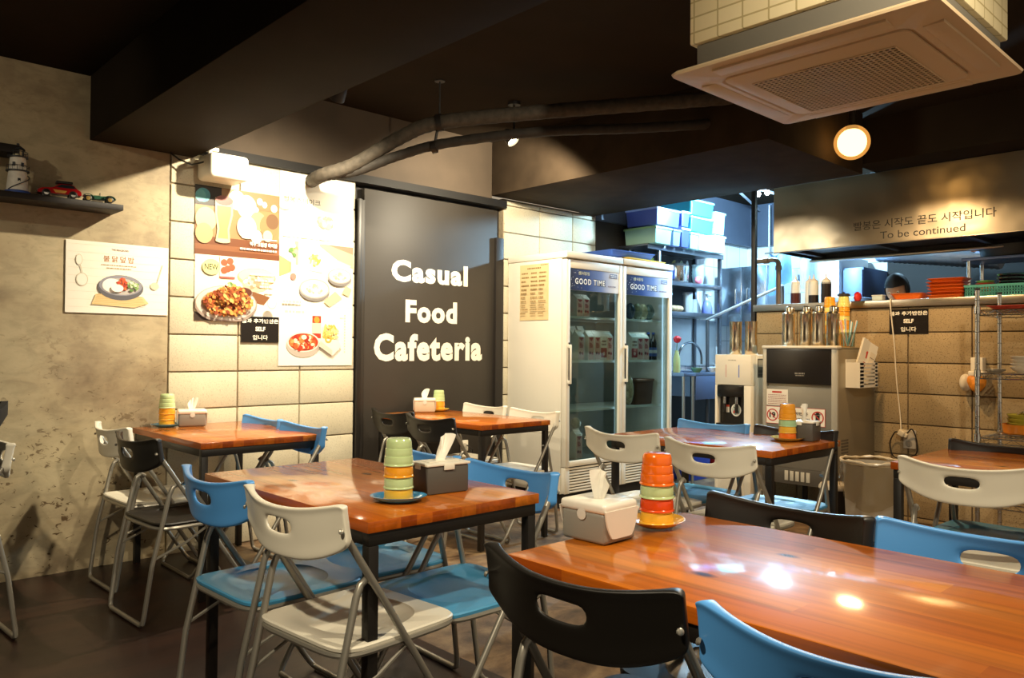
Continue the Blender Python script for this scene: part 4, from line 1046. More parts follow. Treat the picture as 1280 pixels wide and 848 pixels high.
for x, st, lb in ((4.985, 1, 'carton with red base in right fridge door'), (5.062, 0, 'fruit carton between red carton and bottles in right fridge'), (5.139, 0, 'fruit carton beside the dark blue bottles in right fridge')): carton(x, yA-.02, 1.066, lb, st, .225, .075)
DBL = M('#10131c', .15, coat=.5); LBL = M('#3f63b8', .4)
for x, lb in ((5.215, 'dark bottle with blue label next to the carton in right fridge'), (5.282, 'dark bottle with blue label farther from the cartons in right fridge')):
    t = thing('drink_bottle', lb, 'bottle', (x, yA-.02, 1.066), 0, 'dark bottles in the fridge')
    MB().lathe([(0, 0), (.028, 0), (.03, .006), (.03, .13), (.026, .155), (.012, .185), (.011, .215), (0, .215)], DBL, 20).build('body', t)
    MB().lathe([(.0305, .03), (.0308, .031), (.0308, .10), (.0305, .101)], LBL, 20).lathe([(.0309, .055), (.0312, .056), (.0312, .080), (.0309, .081)], M('#dfe4ee', .4), 20).build('label_band', t)
    MB().lathe([(.013, .210), (.013, .226), (0, .226)], LBL, 14).build('cap', t)
def pouch(name, x, y, z, w, h, m, label, cat, group=None, seed=0, dz=.08):
    r = random.Random(seed); mb = MB(); mb.ball((0, 0, h/2), .5, m, 18, 12, sc=(w, dz, h))
    for v in mb.bm.verts:
        v.co += Vector((r.uniform(-1, 1), r.uniform(-1, 1), r.uniform(-.6, .6)))*.035*min(w, h)
        v.co.z = max(v.co.z, 0)
    o = mb.build(name); o.location = (x, y, z)
    return tag(o, label, cat, group)
for i, (x, c, lb) in enumerate(((5.0, '#34506a', 'dark blue foil pouch on the top shelf of right fridge'), (5.09, '#8d9d84', 'green grey food pouch mid top shelf of right fridge'), (5.165, '#b9b894', 'pale food pouch on the top shelf of right fridge'), (5.25, '#6c7f78', 'grey green pouch at right end of right fridge top shelf'))):
    pouch('food_pouch', x, yA, 1.392, .085, .13, M(c, .25, noise=.4, nscale=45), lb, 'pouch', 'pouches in the fridge', i)
BLT = M('#3957b0', .35)
def tub(name, x0, x1, y0, y1, z0, z1, m, label, cat='tub', group=None, th=.004, lid=None, flare=.012):
    t = thing(name, label, cat, ((x0+x1)/2, (y0+y1)/2, z0), 0, group)
    a, b_ = (x1-x0)/2, (y1-y0)/2; h = z1-z0; mb = MB()
    q = lambda g, z, r=.015: rr(-a+g, a-g, -b_+g, b_-g, r, z, 4)
    rings(mb, [q(flare+.004, 0), q(flare, .004), q(.002, h-.006), q(-.004, h-.004), q(-.004, h), q(.002+th*.3, h), q(flare+th, th), q(flare+th+.01, th)], m)
    mb.build('body', t)
    if lid:
        mb = MB(); rings(mb, [q(-.007, h-.008, .018), q(-.007, h+.006, .018), q(-.002, h+.011), q(.02, h+.011), q(.022, h+.008), q(.03, h+.008)], lid, cap0=False); mb.build('lid', t)
    return t
tub('blue_tub', 4.93, 5.06, yA+.08, yA+.2, 1.185+.115, 1.185+.19, BLT, 'left blue tub behind the bottles in right fridge', group=None) if False else None
tub('green_tray', 4.84, 5.25, fy0+.10, fy0+.34, .985, 1.045, M('#5f9a72', .3), 'green tray below the carton shelf in right fridge', 'tray') if False else None
tub('brown_box', 5.06, 5.30, yA-.02, yA+.2, .706, .90, M('#5a3a26', .6), 'brown box on the lower shelf of right fridge', 'box', lid=M('#6b4a34', .6))
pouch('food_bag', 5.13, yA+.08, .337, .34, .10, M('#7c5230', .4, noise=.5, nscale=60), 'brown bag of food on the floor of right fridge', 'bag', None, 8, .22)
pouch('snack_pouch', 4.985, yA, .706, .085, .24, M('#b5a684', .4, noise=.5, nscale=40), 'pale patterned pouch standing behind right fridge handle', 'pouch', None, 9)
carton(4.36, yA, .337, 'white carton on the floor of the left fridge', 0, .22)
pouch('food_pouch', 4.36, yA, .558, .07, .08, M('#b0a58c', .4, noise=.4, nscale=40), 'small pouch on top of the white carton in left fridge', 'pouch', None, 11)
# trays on top of the fridge
def tray(name, x0, x1, y0, y1, z, h, m, label, group=None, rz=0):
    t = tub(name, x0, x1, y0, y1, z, z+h, m, label, 'tray', group, flare=.02)
    t.rotation_euler = (0, 0, rz); return t
tray('serving_tray', 4.84, 5.36, 3.84, 4.22, 1.8485, .022, M('#d9ae3c', .4), 'yellow tray under the blue tray on top of the fridge', rz=.04)
tray('serving_tray', 4.68, 5.20, 3.84, 4.20, 1.8735, .045, M('#3d63b8', .35), 'blue tray on the yellow tray on top of the fridge', rz=-.03)

# ---------------------------------------------------------------- water dispenser
t = thing('water_dispenser', 'slim white water dispenser with black tap bay beside the ice maker', 'water dispenser', (5.17, 3.0, 0))
dx0, dx1, dy0, dy1, dz = 5.0, 5.34, 2.862, 3.150, 1.118
DWH = M('#ece5d4', .35); BB = M('#1b1816', .25)
mb = MB(); mb.box(dx0+.07, dx1, dy0, dy1, .02, dz, DWH, .006); mb.box(dx0, dx0+.07, dy0, dy1, .90, dz, DWH, .006); mb.box(dx0, dx0+.07, dy0, dy0+.055, .02, .899, DWH, .004); mb.box(dx0, dx0+.07, dy1-.02, dy1, .02, .899, DWH, .004); mb.box(dx0, dx0+.07, dy0+.055, dy1-.02, .02, .60, DWH, .004)
mb.build('body', t, world=True)
mb = MB(); mb.box(dx0+.04, dx0+.0695, dy0+.056, dy1-.021, .6005, .8995, BB); mb.box(dx0-.004, dx0+.039, dy0+.056, dy1-.021, .815, .895, BB, .004); mb.box(dx0-.02, dx0+.039, dy0+.056, dy1-.021, .601, .625, BB, .003); mb.build('tap_bay', t, world=True)
for y in (3.08, 2.985):
    MB().tube([(dx0+.02, y, .815), (dx0+.02, y, .765)], .012, CHROME, 12).box(dx0+.008, dx0+.030, y-.008, y+.008, .70, .765, BLACKP, .003).build('tap', t, world=True)
d = Decal((dx0, dy1, 0), (0, -1, 0), (0, 0, 1))
d.rect(.088, .094, .955, 1.045, M('#d8a49a', .4)); d.rect(.192, .198, .955, 1.045, M('#3a6fd0', .4)); d.dashes(.11, .175, 1.078, .006, M('#b5ad9d', .5), 90, .012); d.build('indicator_lines', t)
d = Decal((dx0+.0395, dy1, 0), (0, -1, 0), (0, 0, 1)); d.rect(.05, .095, .70, .755, M('#e9e2d2', .5)); d.rect(.05, .095, .74, .755, M('#cc4a30', .5)); d.ell(.15, .72, .04, .045, M('#f0ece0', .5)); d.ell(.15, .72, .032, .036, M('#c9d0c4', .5)); d.scatter(.15, .72, .024, .028, 16, .007, [M('#5c6a66', .5), M('#d04a38', .5), M('#7a8f8a', .5)], 91); d.build('sticker', t)
d = Decal((dx0+.06, dy0-.0005, 0), (1, 0, 0), (0, 0, 1)); d.rect(.03, .14, .955, 1.09, M('#5d5a50', .4)); d.rect(.04, .13, 1.03, 1.08, M('#b0aa9a', .5)); d.dashes(.04, .13, 1.0, .02, M('#2b2926', .5), 92); d.dashes(.04, .13, .975, .012, M('#2b2926', .5), 93); d.build('rating_sticker', t)

# ---------------------------------------------------------------- ice maker
t = thing('ice_maker', 'grey steel ice maker with black upper flap against the block wall', 'ice maker', (5.29, 2.51, 0))
ix0, ix1, iy0, iy1, iz = 5.0, 5.585, 2.248, 2.772, 1.164
GST = M('#8f8b80', .42, .55); GFR = M('#b5b0a2', .4, .3); ISIDE = M('#a39a86', .38, .6)
mb = MB(); mb.box(ix0+.02, ix1, iy0, iy1, .25, iz-.001, ISIDE, .004); mb.build('body', t, world=True)
mb = MB(); mb.box(ix0, ix0+.02, iy0, iy0+.04, .36, iz, GFR, .003); mb.box(ix0, ix0+.02, iy1-.03, iy1, .36, iz, GFR, .003); mb.box(ix0-.01, ix0+.06, iy0-.003, iy1+.003, iz-.002, iz+.018, M('#d8d2c2', .35), .006, 3); mb.box(ix0+.061, ix1, iy0, iy1, iz-.0005, iz+.010, ISIDE, .002)
mb.box(ix0+.004, ix0+.02, iy0+.04, iy1-.03, .36, .905, GST, .002); mb.build('front_frame', t, world=True)
MB().box(ix0-.004, ix0+.02, iy0+.042, iy1-.032, .925, 1.158, M('#1f1b18', .3), .004).build('flap_door', t, world=True)
d = Decal((ix0-.0042, iy1-.032, 0), (0, -1, 0), (0, 0, 1)); d.dashes(.205, .275, .997, .010, M('#8f8a80', .4), 94, .012); d.dashes(.21, .27, .983, .006, M('#8f8a80', .4), 95, .008); d.build('name_print', t)
d = Decal((ix0+.0035, iy1, 0), (0, -1, 0), (0, 0, 1)); PW = M('#efe8da', .5); RD = M('#c03a30', .5); BK = M('#201c1a', .5)
d.rect(.028, .185, .775, .885, PW); d.rect(.07, .14, .860, .872, RD)
for q in range(6): d.dashes(.04, .172, .846-.012*q, .004, M('#a86a60', .6), 100+q, .006)
d.rect(.150, .178, .782, .792, BK)
d.rect(.028, .445, .650, .768, RD); d.rect(.031, .442, .653, .765, PW)
for cu, tx in ((.075, '19'), (.395, '')):
    d.ring(cu, .709, .034, .042, RD)
    if tx: d.text(tx, cu, .709, .045, .040, BK, .04)
    else:
        d.rect(cu-.014, cu+.014, .688, .725, BK); d.rect(cu-.020, cu+.020, .727, .733, BK); d.ell(cu, .738, .012, .006, BK)
    d.line(cu-.027, .736, cu+.027, .682, .006, RD)
d.text('19세 미만은', .245, .728, .17, .022, BK, .02); d.text('출입금지', .285, .690, .11, .020, BK, .03)
d.build('warning_sticker', t)
mb = MB(); mb.box(ix0+.03, ix0+.036, 2.42, 2.60, .345, .42, M('#b9b3a5', .4)) if False else None
mb = MB(); mb.box(ix0+.002, ix0+.02, iy0, iy1, .252, .359, M('#4f4a42', .5), .002)
for q in range(5): mb.box(ix0-.003, ix0+.002, 2.43+.038*q, 2.455+.038*q, .275, .34, M('#c0baaa', .4), .001)
mb.build('lower_grille', t, world=True)
mb = MB()
for q in range(9): mb.box(5.06+.0, 5.16, iy0-.003, iy0, .40+.02*q, .41+.02*q, M('#5a5348', .5))
mb.build('side_vent', t, world=True)
for x in (ix0+.05, ix1-.06):
    for y in (iy0+.05, iy1-.05): MB().tube([(x, y, 0), (x, y, .25)], .02, BLACKMETAL, 12).build('leg', t, world=True)
MB().tube([(ix0+.05, iy0+.05, .14), (ix0+.05, iy1-.05, .14)], .008, STEEL, 8).build('crossbar', t, world=True)
# menu holder on its side
t = thing('menu_holder', 'small white slotted holder fixed on the side of the ice maker', 'holder', (5.34, iy0-.06, .905))
hx0, hx1, hy0, hy1, hz0, hz1 = 5.118, 5.40, iy0-.095, iy0-.001, .91, 1.075
mb = MB(); wp = M('#f0ebdd', .4)
mb.box(hx0, hx1, hy1-.004, hy1, hz0, hz1+.02, wp); mb.box(hx0, hx1, hy0, hy1-.004, hz0, hz0+.004, wp); mb.box(hx0, hx0+.004, hy0, hy1-.004, hz0+.004, hz1, wp); mb.box(hx1-.004, hx1, hy0, hy1-.004, hz0+.004, hz1, wp)
for q in range(7): mb.box(hx0+.004, hx1-.004, hy0, hy0+.004, hz0+.004+.024*q, hz0+.018+.024*q, wp)
mb.box(hx0+.004, hx0+.06, hy0, hy0+.004, hz0+.004, hz1, wp); mb.box(hx1-.04, hx1-.004, hy0, hy0+.004, hz0+.004, hz1, wp)
mb.build('tray', t, world=True)
def booklet(x, y, z, lean, yaw, label, c):
    t = thing('menu_booklet', label, 'menu', (x, y, z), yaw, 'folded menus in the holder')
    R = Matrix.Rotation(lean, 4, 'Y')
    for s in (-1, 1):
        MB().box(-.08, .08, -.001, .001, 0, .27, M(c, .6), mtx=R @ Matrix.Rotation(s*.07, 4, 'Z')).build('leaf', t)
    d = Decal((0, 0, 0), (1, 0, 0), (0, 0, 1)); d.rect(-.06, .0, .15, .20, M('#c8402c', .6)); d.scatter(-.035, .18, .03, .02, 10, .008, REDSAUCE, 7); d.rect(-.06, .0, .06, .12, M('#b5482e', .6)); d.rect(.02, .07, .05, .21, M('#e9dcc4', .6)); d.dashes(.025, .065, .17, .006, BROWNT, 9, .01)
    for v in d.mb.bm.verts: v.co = R @ (Matrix.Rotation(-.07, 4, 'Z') @ (v.co+Vector((0, -.0025, 0))))
    d.build('print', t, world=False)
booklet(5.215, iy0-.056, .962, .42, -.22, 'folded menu leaning in the white holder on ice maker', '#f1ead9')
booklet(5.27, iy0-.030, .966, .64, -.08, 'second folded menu leaning lower in the white holder', '#efe6d2')
# steel bottles
SB = M('#dccfb6', .2, 1.)
def steel_bottle(x, y, z, label, h=.235, r=.042, lid=True):
    t = thing('steel_bottle', label, 'bottle', (x, y, z), 0, 'steel water bottles')
    MB().lathe([(0, 0), (r*.95, 0), (r, .006), (r, h*.42), (r*.93, h*.52), (r*.96, h*.62), (r*.99, h*.98), (r*1.05, h), (r*1.05, h+.004), (0, h+.004)], SB, 28).build('body', t)
    if lid:
        MB().lathe([(r*.95, h+.0042), (r*.9, h+.012), (r*.55, h+.02), (r*.5, h+.05), (r*.3, h+.058), (0, h+.06)], SB, 24).build('lid', t)
        MB().box(-.006, .006, -r*.95, -r*.3, h+.014, h+.048, SB, .003).build('spout', t)
    return t
for x, y, lb in ((5.13, 3.06, 'steel bottle on the water dispenser, farther from the ice maker'), (5.13, 2.935, 'steel bottle on the water dispenser, closer to the ice maker')): steel_bottle(x, y, dz+.0005, lb, .235, .044, False)
for x, y, lb in ((5.15, 2.66, 'steel bottle at the dispenser side end of the ice maker top'), (5.17, 2.545, 'second steel bottle on the ice maker top'), (5.15, 2.445, 'third steel bottle on the ice maker top, in front'), (5.27, 2.40, 'steel bottle behind the others next to the straw cup')): steel_bottle(x, y, iz+.0185 if x < 5.06 else iz+.0105, lb, .225, .043)
t = thing('straw_cup', 'clear cup of striped straws on the ice maker', 'cup', (5.24, 2.285, iz+.0105))
MB().lathe([(0, 0), (.042, 0), (.045, .004), (.048, .10), (.046, .10), (.043, .005), (0, .004)], CLEARP, 24).build('cup', t)
for i in range(16):
    a = rnd.uniform(0, 6.28); q = rnd.uniform(.005, .03); a2 = a+rnd.uniform(-.6, .6)
    c = ('#7fb9c8', '#d8735a', '#e8e2d2', '#68a7b5', '#e9c9b8')[i % 5]
    o = thing('drinking_straw', 'thin straw standing in the clear cup on the ice maker', 'straw', (5.24, 2.285, iz+.0105), 0, 'straws in the clear cup')
    MB().tube([(q*math.cos(a), q*math.sin(a), .006), (.043*math.cos(a2)*.95, .043*math.sin(a2)*.95, .10), (.058*math.cos(a2), .058*math.sin(a2), .175+rnd.uniform(-.01, .02))], .0032, M(c, .4), 7).build('tube', o)
# small black lidded bin and bagged trash bin
t = thing('pedal_bin', 'small black bin with pale lid beside the bagged trash bin', 'bin', (4.62, 2.08, 0))
MB().lathe([(0, 0), (.085, 0), (.09, .01), (.098, .33), (0, .33)], BLACKP, 28).build('body', t)
MB().lathe([(.1, .3305), (.1, .345), (.09, .36), (0, .368)], M('#cfc6b4', .4), 28).build('lid', t)
t = thing('trash_bin', 'grey trash bin lined with a clear plastic bag by the block wall', 'bin', (4.40, 1.78, 0))
TB = M('#b9ad9a', .45)
MB().lathe([(0, 0), (.115, 0), (.12, .008), (.145, .52), (.149, .528), (.149, .534), (.143, .534), (.116, .012), (0, .010)], TB, 36, sx=1.0, sy=1.05).build('body', t)
BAG = glass_mat('bag_film', '#e9e2d4', .16, 1.2)
mb = MB(); K, J = 48, 12; R_ = []
r = random.Random(3)
ph = [r.uniform(0, 6.28) for _ in range(6)]
for j in range(J+1):
    v = j/J; row = []
    for k in range(K):
        a = 2*PI*k/K
        wr = .010*math.sin(9*a+ph[0]+2*v)+.008*math.sin(17*a+ph[1]-3*v)+.007*math.sin(5*a+ph[2]+8*v)
        if v < .15: rad = .141+.012*v/.15; z = .535+.018*math.sin(v/.15*PI/2)
        else:
            u = (v-.15)/.85; rad = .154+.012*u+wr*u*1.2; z = .552-(.20+.06*math.sin(2*a+1))*u
        row.append(mb.bm.verts.new((rad*math.cos(a), rad*1.05*math.sin(a), z)))
    R_.append(row)
mb.mi(BAG)
for A, B in zip(R_, R_[1:]):
    for k in range(K): mb.bm.faces.new((A[k], A[(k+1) % K], B[(k+1) % K], B[k]))
mb.build('plastic_bag', t)
MB().tube([((.156)*math.cos(2*PI*k/40), .163*math.sin(2*PI*k/40), .548+.004*math.sin(5*2*PI*k/40)) for k in range(40)], [.008+.003*math.sin(k*2.3) for k in range(40)], M('#d3c5aa', .25), 8, closed=True).build('rolled_rim', t)
# ---------------------------------------------------------------- serving counter and hood
STB = M('#b8ae9e', .3, 1., noise=.12, nscale=6)
CZ = 1.503
t = thing('steel_counter', 'long stainless counter top on the block wall below the hood', 'counter', (5.8, 1.1, 1.4525))
MB().box(5.565, 6.12, -1., 3.17, 1.4525, CZ, STB, .004).build('worktop', t, world=True)
MB().box(5.76, 6.10, -.9, 3.1, .9, 1.4520, M('#6f7278', .4, .6)).build('under_cabinet', t, world=True) if False else None
self_sign('self_service_sign', 'black self service sign hung on the raw block wall under the counter', (XW-.0005, 2.150, 1.268), (0, -1, 0), .25, .168)
t = thing('range_hood', 'wide stainless steel hood lettered To be continued over the counter', 'hood', (5.9, 1.0, 1.9))
HST, nt, b = nodemat('brushed_steel_sheet')
n1 = N(nt, 'ShaderNodeTexNoise', Scale=1., Detail=3.); nt.links.new(coords(nt, (1, 1.2, 1.5)), n1.inputs['Vector'])
b.inputs['Base Color'].default_value = lin('#a59c8c'); b.inputs['Metallic'].default_value = 1.; b.inputs['Roughness'].default_value = .3
bump(nt, b, n1.outputs['Fac'], .5, .06)
mb = MB(); mb.box(5.585, 5.592, -1., 3.008, 1.902, 2.395, HST); mb.box(5.585, 5.60, -1., 3.008, 1.895, 1.9025, STB, .003); mb.build('front_sheet', t, world=True)
mb = MB(); mb.box(5.592, 6.20, 3.001, 3.008, 1.902, 2.395, M('#4a433b', .35, .8)); mb.build('end_sheet', t, world=True)
mb = MB(); mb.box(5.592, 6.20, -1., 3.001, 2.33, 2.34, M('#3a342d', .5, .6)); mb.box(6.19, 6.2, -1., 3.001, 1.88, 2.33, M('#3a342d', .5, .6)); mb.box(5.592, 6.19, -1., 3.0, 1.93, 1.936, M('#2d2721', .55, .3))
for y in (2.9, 2.3, 1.7, 1.1): mb.box(5.62, 6.17, y-.02, y+.02, 1.905, 1.93, M('#2a241e', .55))
mb.build('underside', t, world=True)
MB().box(6.15, 6.21, -1., 3.001, 1.872, 1.890, STB, .004).build('grease_rail', t, world=True)
d = Decal((5.5848, 3.0, 0), (0, -1, 0), (0, 0, 1)); HT = M('#14110d', .6)
d.text('빨봉은 시작도 끝도 시작입니다', 3.0-1.948, 2.033, .895, .062, HT, .008)
d.text('To be continued', 3.0-1.945, 1.953, .535, .050, HT, .004)
d.build('lettering', t)
tag(MB().box(5.60, 5.645, 3.11, 3.155, 1.4535 if False else .0005, 2.6995, M('#1c1815', .5), .002).build('post', base=True), 'thin black post from floor to ceiling at the end of the counter', 'post') if False else None
tag(MB().box(5.605, 5.64, 3.176, 3.21, .0005, 2.6995, M('#1c1815', .5), .002).build('support_post', base=True), 'thin black post from floor to ceiling at the end of the counter', 'post')
t = thing('water_pipe', 'brown bent pipe rising behind the counter end', 'pipe', (5.9, 3.14, CZ))
PB_ = M('#7a6550', .5, .3)
MB().tube(smooth_path([(5.9, 3.135, CZ+.0005), (5.9, 3.135, 1.80), (5.9, 3.138, 1.86), (5.9, 3.17, 1.885), (5.9, 3.24, 1.885), (5.9, 3.34, 1.885)], 6), .020, PB_, 12).build('tube', t, world=True)
MB().tube([(5.9, 3.135, 1.80), (5.9, 3.135, 1.835)], .026, PB_, 14).tube([(5.9, 3.22, 1.885), (5.9, 3.26, 1.885)], .026, PB_, 14).build('coupling', t, world=True)

# sauce bottles
def sauce(x, y, label, fill, lvl, r=.037, h=.165, clear='#d9dedb'):
    t = thing('sauce_bottle', label, 'bottle', (x, y, CZ+.0005), 0, 'squeeze bottles on the counter')
    MB().lathe([(0, 0), (r*.96, 0), (r, .005), (r, lvl), (0, lvl)], M(fill, .35), 22).build('filling', t)
    MB().lathe([(r, lvl+.0002), (r, h*.9), (r*.92, h), (0, h)], M(clear, .35), 22).build('body', t)
    MB().lathe([(r*.9, h+.0002), (r*.9, h+.012), (r*.55, h+.022), (r*.25, h+.03), (r*.1, h+.062), (0, h+.062)], M('#e9e4d8', .4), 18).build('nozzle', t)
sauce(5.75, 2.912, 'squeeze bottle half full of dark red sauce on the counter', '#4a1a14', .09)
sauce(5.78, 2.815, 'clear white squeeze bottle between the red and black sauces', '#d5dbd8', .05)
sauce(5.75, 2.768, 'squeeze bottle with black sauce in its lower half', '#1d1512', .068)
sauce(5.75, 2.672, 'squeeze bottle full of dark brown sauce on the counter', '#1f1512', .16)
# upturned cups stacked on the counter's front, cup rack tower
YC = M('#e9d878', .2, coat=.5); AM = CUPM['amber']
CUPS['cream'] = None; del CUPS['cream']; CUPM['cream'] = YC
NTH = ['lowest', 'second', 'third', 'fourth', 'fifth', 'sixth', 'seventh', 'eighth', 'ninth', 'tenth', 'eleventh']
for (x, y, n, nm) in ((5.47, 2.515, 10, 'tower nearer the dispenser'), (5.47, 2.415, 10, 'lidded tower nearer the straws')):
    zz = iz+.0105
    for k in range(n):
        kd = 'cream' if k in ((n-2, 2, 5) if 'disp' in nm else (n-1, 3, 6)) else 'amber'
        cup(kd, x, y, zz, ('topmost' if k == n-1 else NTH[k])+' '+kd+' cup of the '+nm+' on ice maker', 'cup towers on the ice maker'); zz += .0315
    ztop = zz-.0315+.0765
t = thing('dark_coaster', 'dark round lid lying on the cup tower nearer the straws', 'lid', (5.47, 2.415, ztop))
MB().lathe([(0, 0), (.040, 0), (.043, .003), (.043, .012), (.035, .018), (0, .019)], M('#2f2a26', .3), 24).build('disc', t)
MB().lathe([(0, .019), (.008, .019), (.010, .028), (0, .031)], M('#2f2a26', .3), 14).build('knob', t)
pouch('red_pouch', 5.70, 2.415, CZ+.0005, .07, .075, M('#c8281c', .4), 'small red pouch beside the cups on the counter', 'pouch', None, 31, .05)
# orange trays
def food_tray(x, y, z, w, l, h, m, label, group=None, rz=0):
    t = thing('food_tray', label, 'tray', (x, y, z), rz, group)
    mb = MB(); q = lambda g, z: rr(-w/2+g, w/2-g, -l/2+g, l/2-g, .02, z, 4)
    rings(mb, [q(.025, 0), q(.008, h*.7), q(.0, h-.004), q(-.004, h-.002), q(-.004, h), q(.004, h), q(.012, h*.7), q(.03, .003), q(.05, .003)], m); mb.build('body', t); return t
OT = [M('#e06a1c', .35), M('#d9621a', .35), M('#c9551a', .35)]
food_tray(5.80, 2.090, CZ+.0005, .16, .215, .05, OT[0], 'single orange tray lying before the cook on the counter')
order = ['lowest', 'second from bottom', 'third from bottom', 'fourth from bottom', 'fifth from bottom', 'topmost']
for k in range(6): food_tray(5.80+.004*math.sin(k*2.1), 1.842+.006*math.cos(k*1.7), CZ+.0005+.0225*k, .18, .225, .028, OT[(k*2) % 3], 'orange tray in the stack on the counter, '+order[k], 'stacked orange trays', .03*math.sin(k*3.))
t = thing('order_box', 'small pale box under the edge of the single orange tray', 'box', (5.62, 2.235, CZ+.0005)); MB().box(-.03, .03, -.035, .035, 0, .032, M('#b9c9c9', .4), .004).build('box', t); MB().box(-.033, .033, -.038, .038, .0322, .038, M('#d9dfda', .4), .002).build('lid', t)
# green basket, dishes, steel bowls
t = thing('plastic_basket', 'green perforated basket on the counter at right edge', 'basket', (5.85, 1.50, CZ+.0005))
BK_ = M('#3f8f86', .4)
mb = MB(); bx0, bx1, by0, by1, bh = -.13, .13, -.24, .225, .085
mb.box(bx0, bx1, by0, by1, 0, .004, BK_)
for (a0, a1, c0, c1) in ((bx0, bx0+.004, by0, by1), (bx1-.004, bx1, by0, by1)):
    mb.box(a0, a1, c0, c1, .004, .016, BK_); mb.box(a0-.003, a1+.003, c0, c1, bh-.016, bh, BK_)
    for q in range(30):
        y = c0+(c1-c0)*q/29*.985; mb.box(a0, a1, y, y+.007, .016, bh-.016, BK_)
    for z in (.033, .050): mb.box(a0, a1, c0, c1, z, z+.006, BK_)
for (c0, c1) in ((by0, by0+.004), (by1-.004, by1)):
    mb.box(bx0, bx1, c0, c1, .004, .016, BK_); mb.box(bx0, bx1, c0-.003, c1+.003, bh-.016, bh, BK_)
    for q in range(18):
        x = bx0+(bx1-bx0)*q/17*.975; mb.box(x, x+.007, c0, c1, .016, bh-.016, BK_)
    for z in (.033, .050): mb.box(bx0, bx1, c0, c1, z, z+.006, BK_)
mb.build('basket', t)
def bowl(x, y, z, r, h, m, label, group, name='bowl', cat='bowl'):
    o = MB().lathe([(0, 0), (r*.55, 0), (r*.58, .004), (r*.86, h*.5), (r, h), (r*.985, h+.001), (r*.84, h*.52), (r*.52, .007), (0, .006)], m, 28).build(name); o.location = (x, y, z); return tag(o, label, cat, group)
SBW = M('#c2c6cc', .14, 1.)
for k, q in enumerate(('lowest', 'second from bottom', 'third from bottom', 'topmost')): bowl(5.86, 1.485, CZ+.006+.023*k+.045, .088, .035, SBW, 'steel bowl stacked in the green basket, '+q, 'steel bowls in the basket')
for k, (c, lb) in enumerate((('#e0762a', 'orange dish at the bottom of the dish pile in green basket'), ('#7fb98a', 'pale green dish low in the pile in green basket'), ('#b03a30', 'red dish in the pile in green basket'), ('#6aa85a', 'green dish on top of the pile in green basket'))): bowl(5.84, 1.635, CZ+.046+.016*k, .060-.004*(k > 2), .022, M(c, .3, coat=.4), lb, 'dishes in the basket', 'dish', 'dish')
# cord and socket on the block wall
t = thing('power_cord', 'thin white cord hanging from the counter to the wall socket', 'cord', (5.57, 2.08, .62))
MB().tube(smooth_path([(5.60, 2.135, CZ+.004), (5.562, 2.135, CZ-.002), (5.560, 2.13, 1.42), (5.578, 2.115, 1.2), (5.58, 2.10, .95), (5.575, 2.075, .72), (5.55, 2.06, .62)], 8), .0042, M('#e4d8c0', .5), 7).build('cable', t, world=True)
t = thing('wall_socket', 'double wall socket with pale plug and black cord on the block wall', 'socket', (XW-.02, 2.03, .50))
MB().box(XW-.014, XW-.0005, 1.975, 2.055, .495, .62, M('#b9b1a2', .4), .004).build('plate', t, world=True)
MB().lathe([(0, 0), (.022, 0), (.022, .003), (.017, .004), (.016, 0.001), (0, .001)], M('#8e887c', .4), 20, mtx=Matrix.Translation((XW-.014, 2.018, .53)) @ Matrix.Rotation(-PI/2, 4, 'Y')).build('outlet', t, world=True)
MB().box(-.034, .034, -.022, .022, -.02, .02, M('#e0d3b8', .45), .008, 3, mtx=Matrix.Translation((XW-.04, 2.05, .60)) @ Matrix.Rotation(.5, 4, 'X')).build('plug', t, world=True)
MB().box(-.014, .014, -.04, -.018, -.014, .014, M('#e0d3b8', .45), .004, 2, mtx=Matrix.Translation((XW-.05, 2.05, .60)) @ Matrix.Rotation(.5, 4, 'X')).build('plug', t, world=True)
MB().tube(smooth_path([(XW-.04, 2.02, .60), (XW-.05, 1.985, .63), (XW-.03, 1.965, .56), (XW-.02, 1.975, .46), (XW-.03, 2.1, .43), (XW-.03, 2.135, .52), (XW-.04, 2.10, .60), (XW-.045, 2.07, .60)], 8), .0045, BLACKP, 7).build('black_cord', t, world=True)

# ---------------------------------------------------------------- chrome wire rack
t = thing('wire_rack', 'chrome wire shelving rack against the block wall at right edge', 'rack', (5.2, 1.0, 0))
RX0, RX1, RY0, RY1 = 5.0, 5.42, .55, 1.44
for x in (RX0, RX1):
    for y in (RY0, RY1):
        mb = MB(); mb.tube([(x, y, .0), (x, y, 1.505)], .0125, CHROME, 14); mb.lathe([(.0128, 1.5), (.0135, 1.502), (.0135, 1.512), (0, 1.514)], BLACKP, 14, loc=(x, y, 0))
        for z in [.06*k for k in range(2, 25)]: mb.lathe([(.0126, z), (.0131, z+.001), (.0131, z+.003), (.0126, z+.004)], M('#8c8c88', .3, 1.), 14, loc=(x, y, 0))
        for z in (.30, .66, 1.025, 1.385): mb.lathe([(.0128, z-.02), (.018, z-.018), (.016, z+.022), (.0128, z+.024)], CHROME, 16, loc=(x, y, 0))
        mb.build('pole', t, world=True)
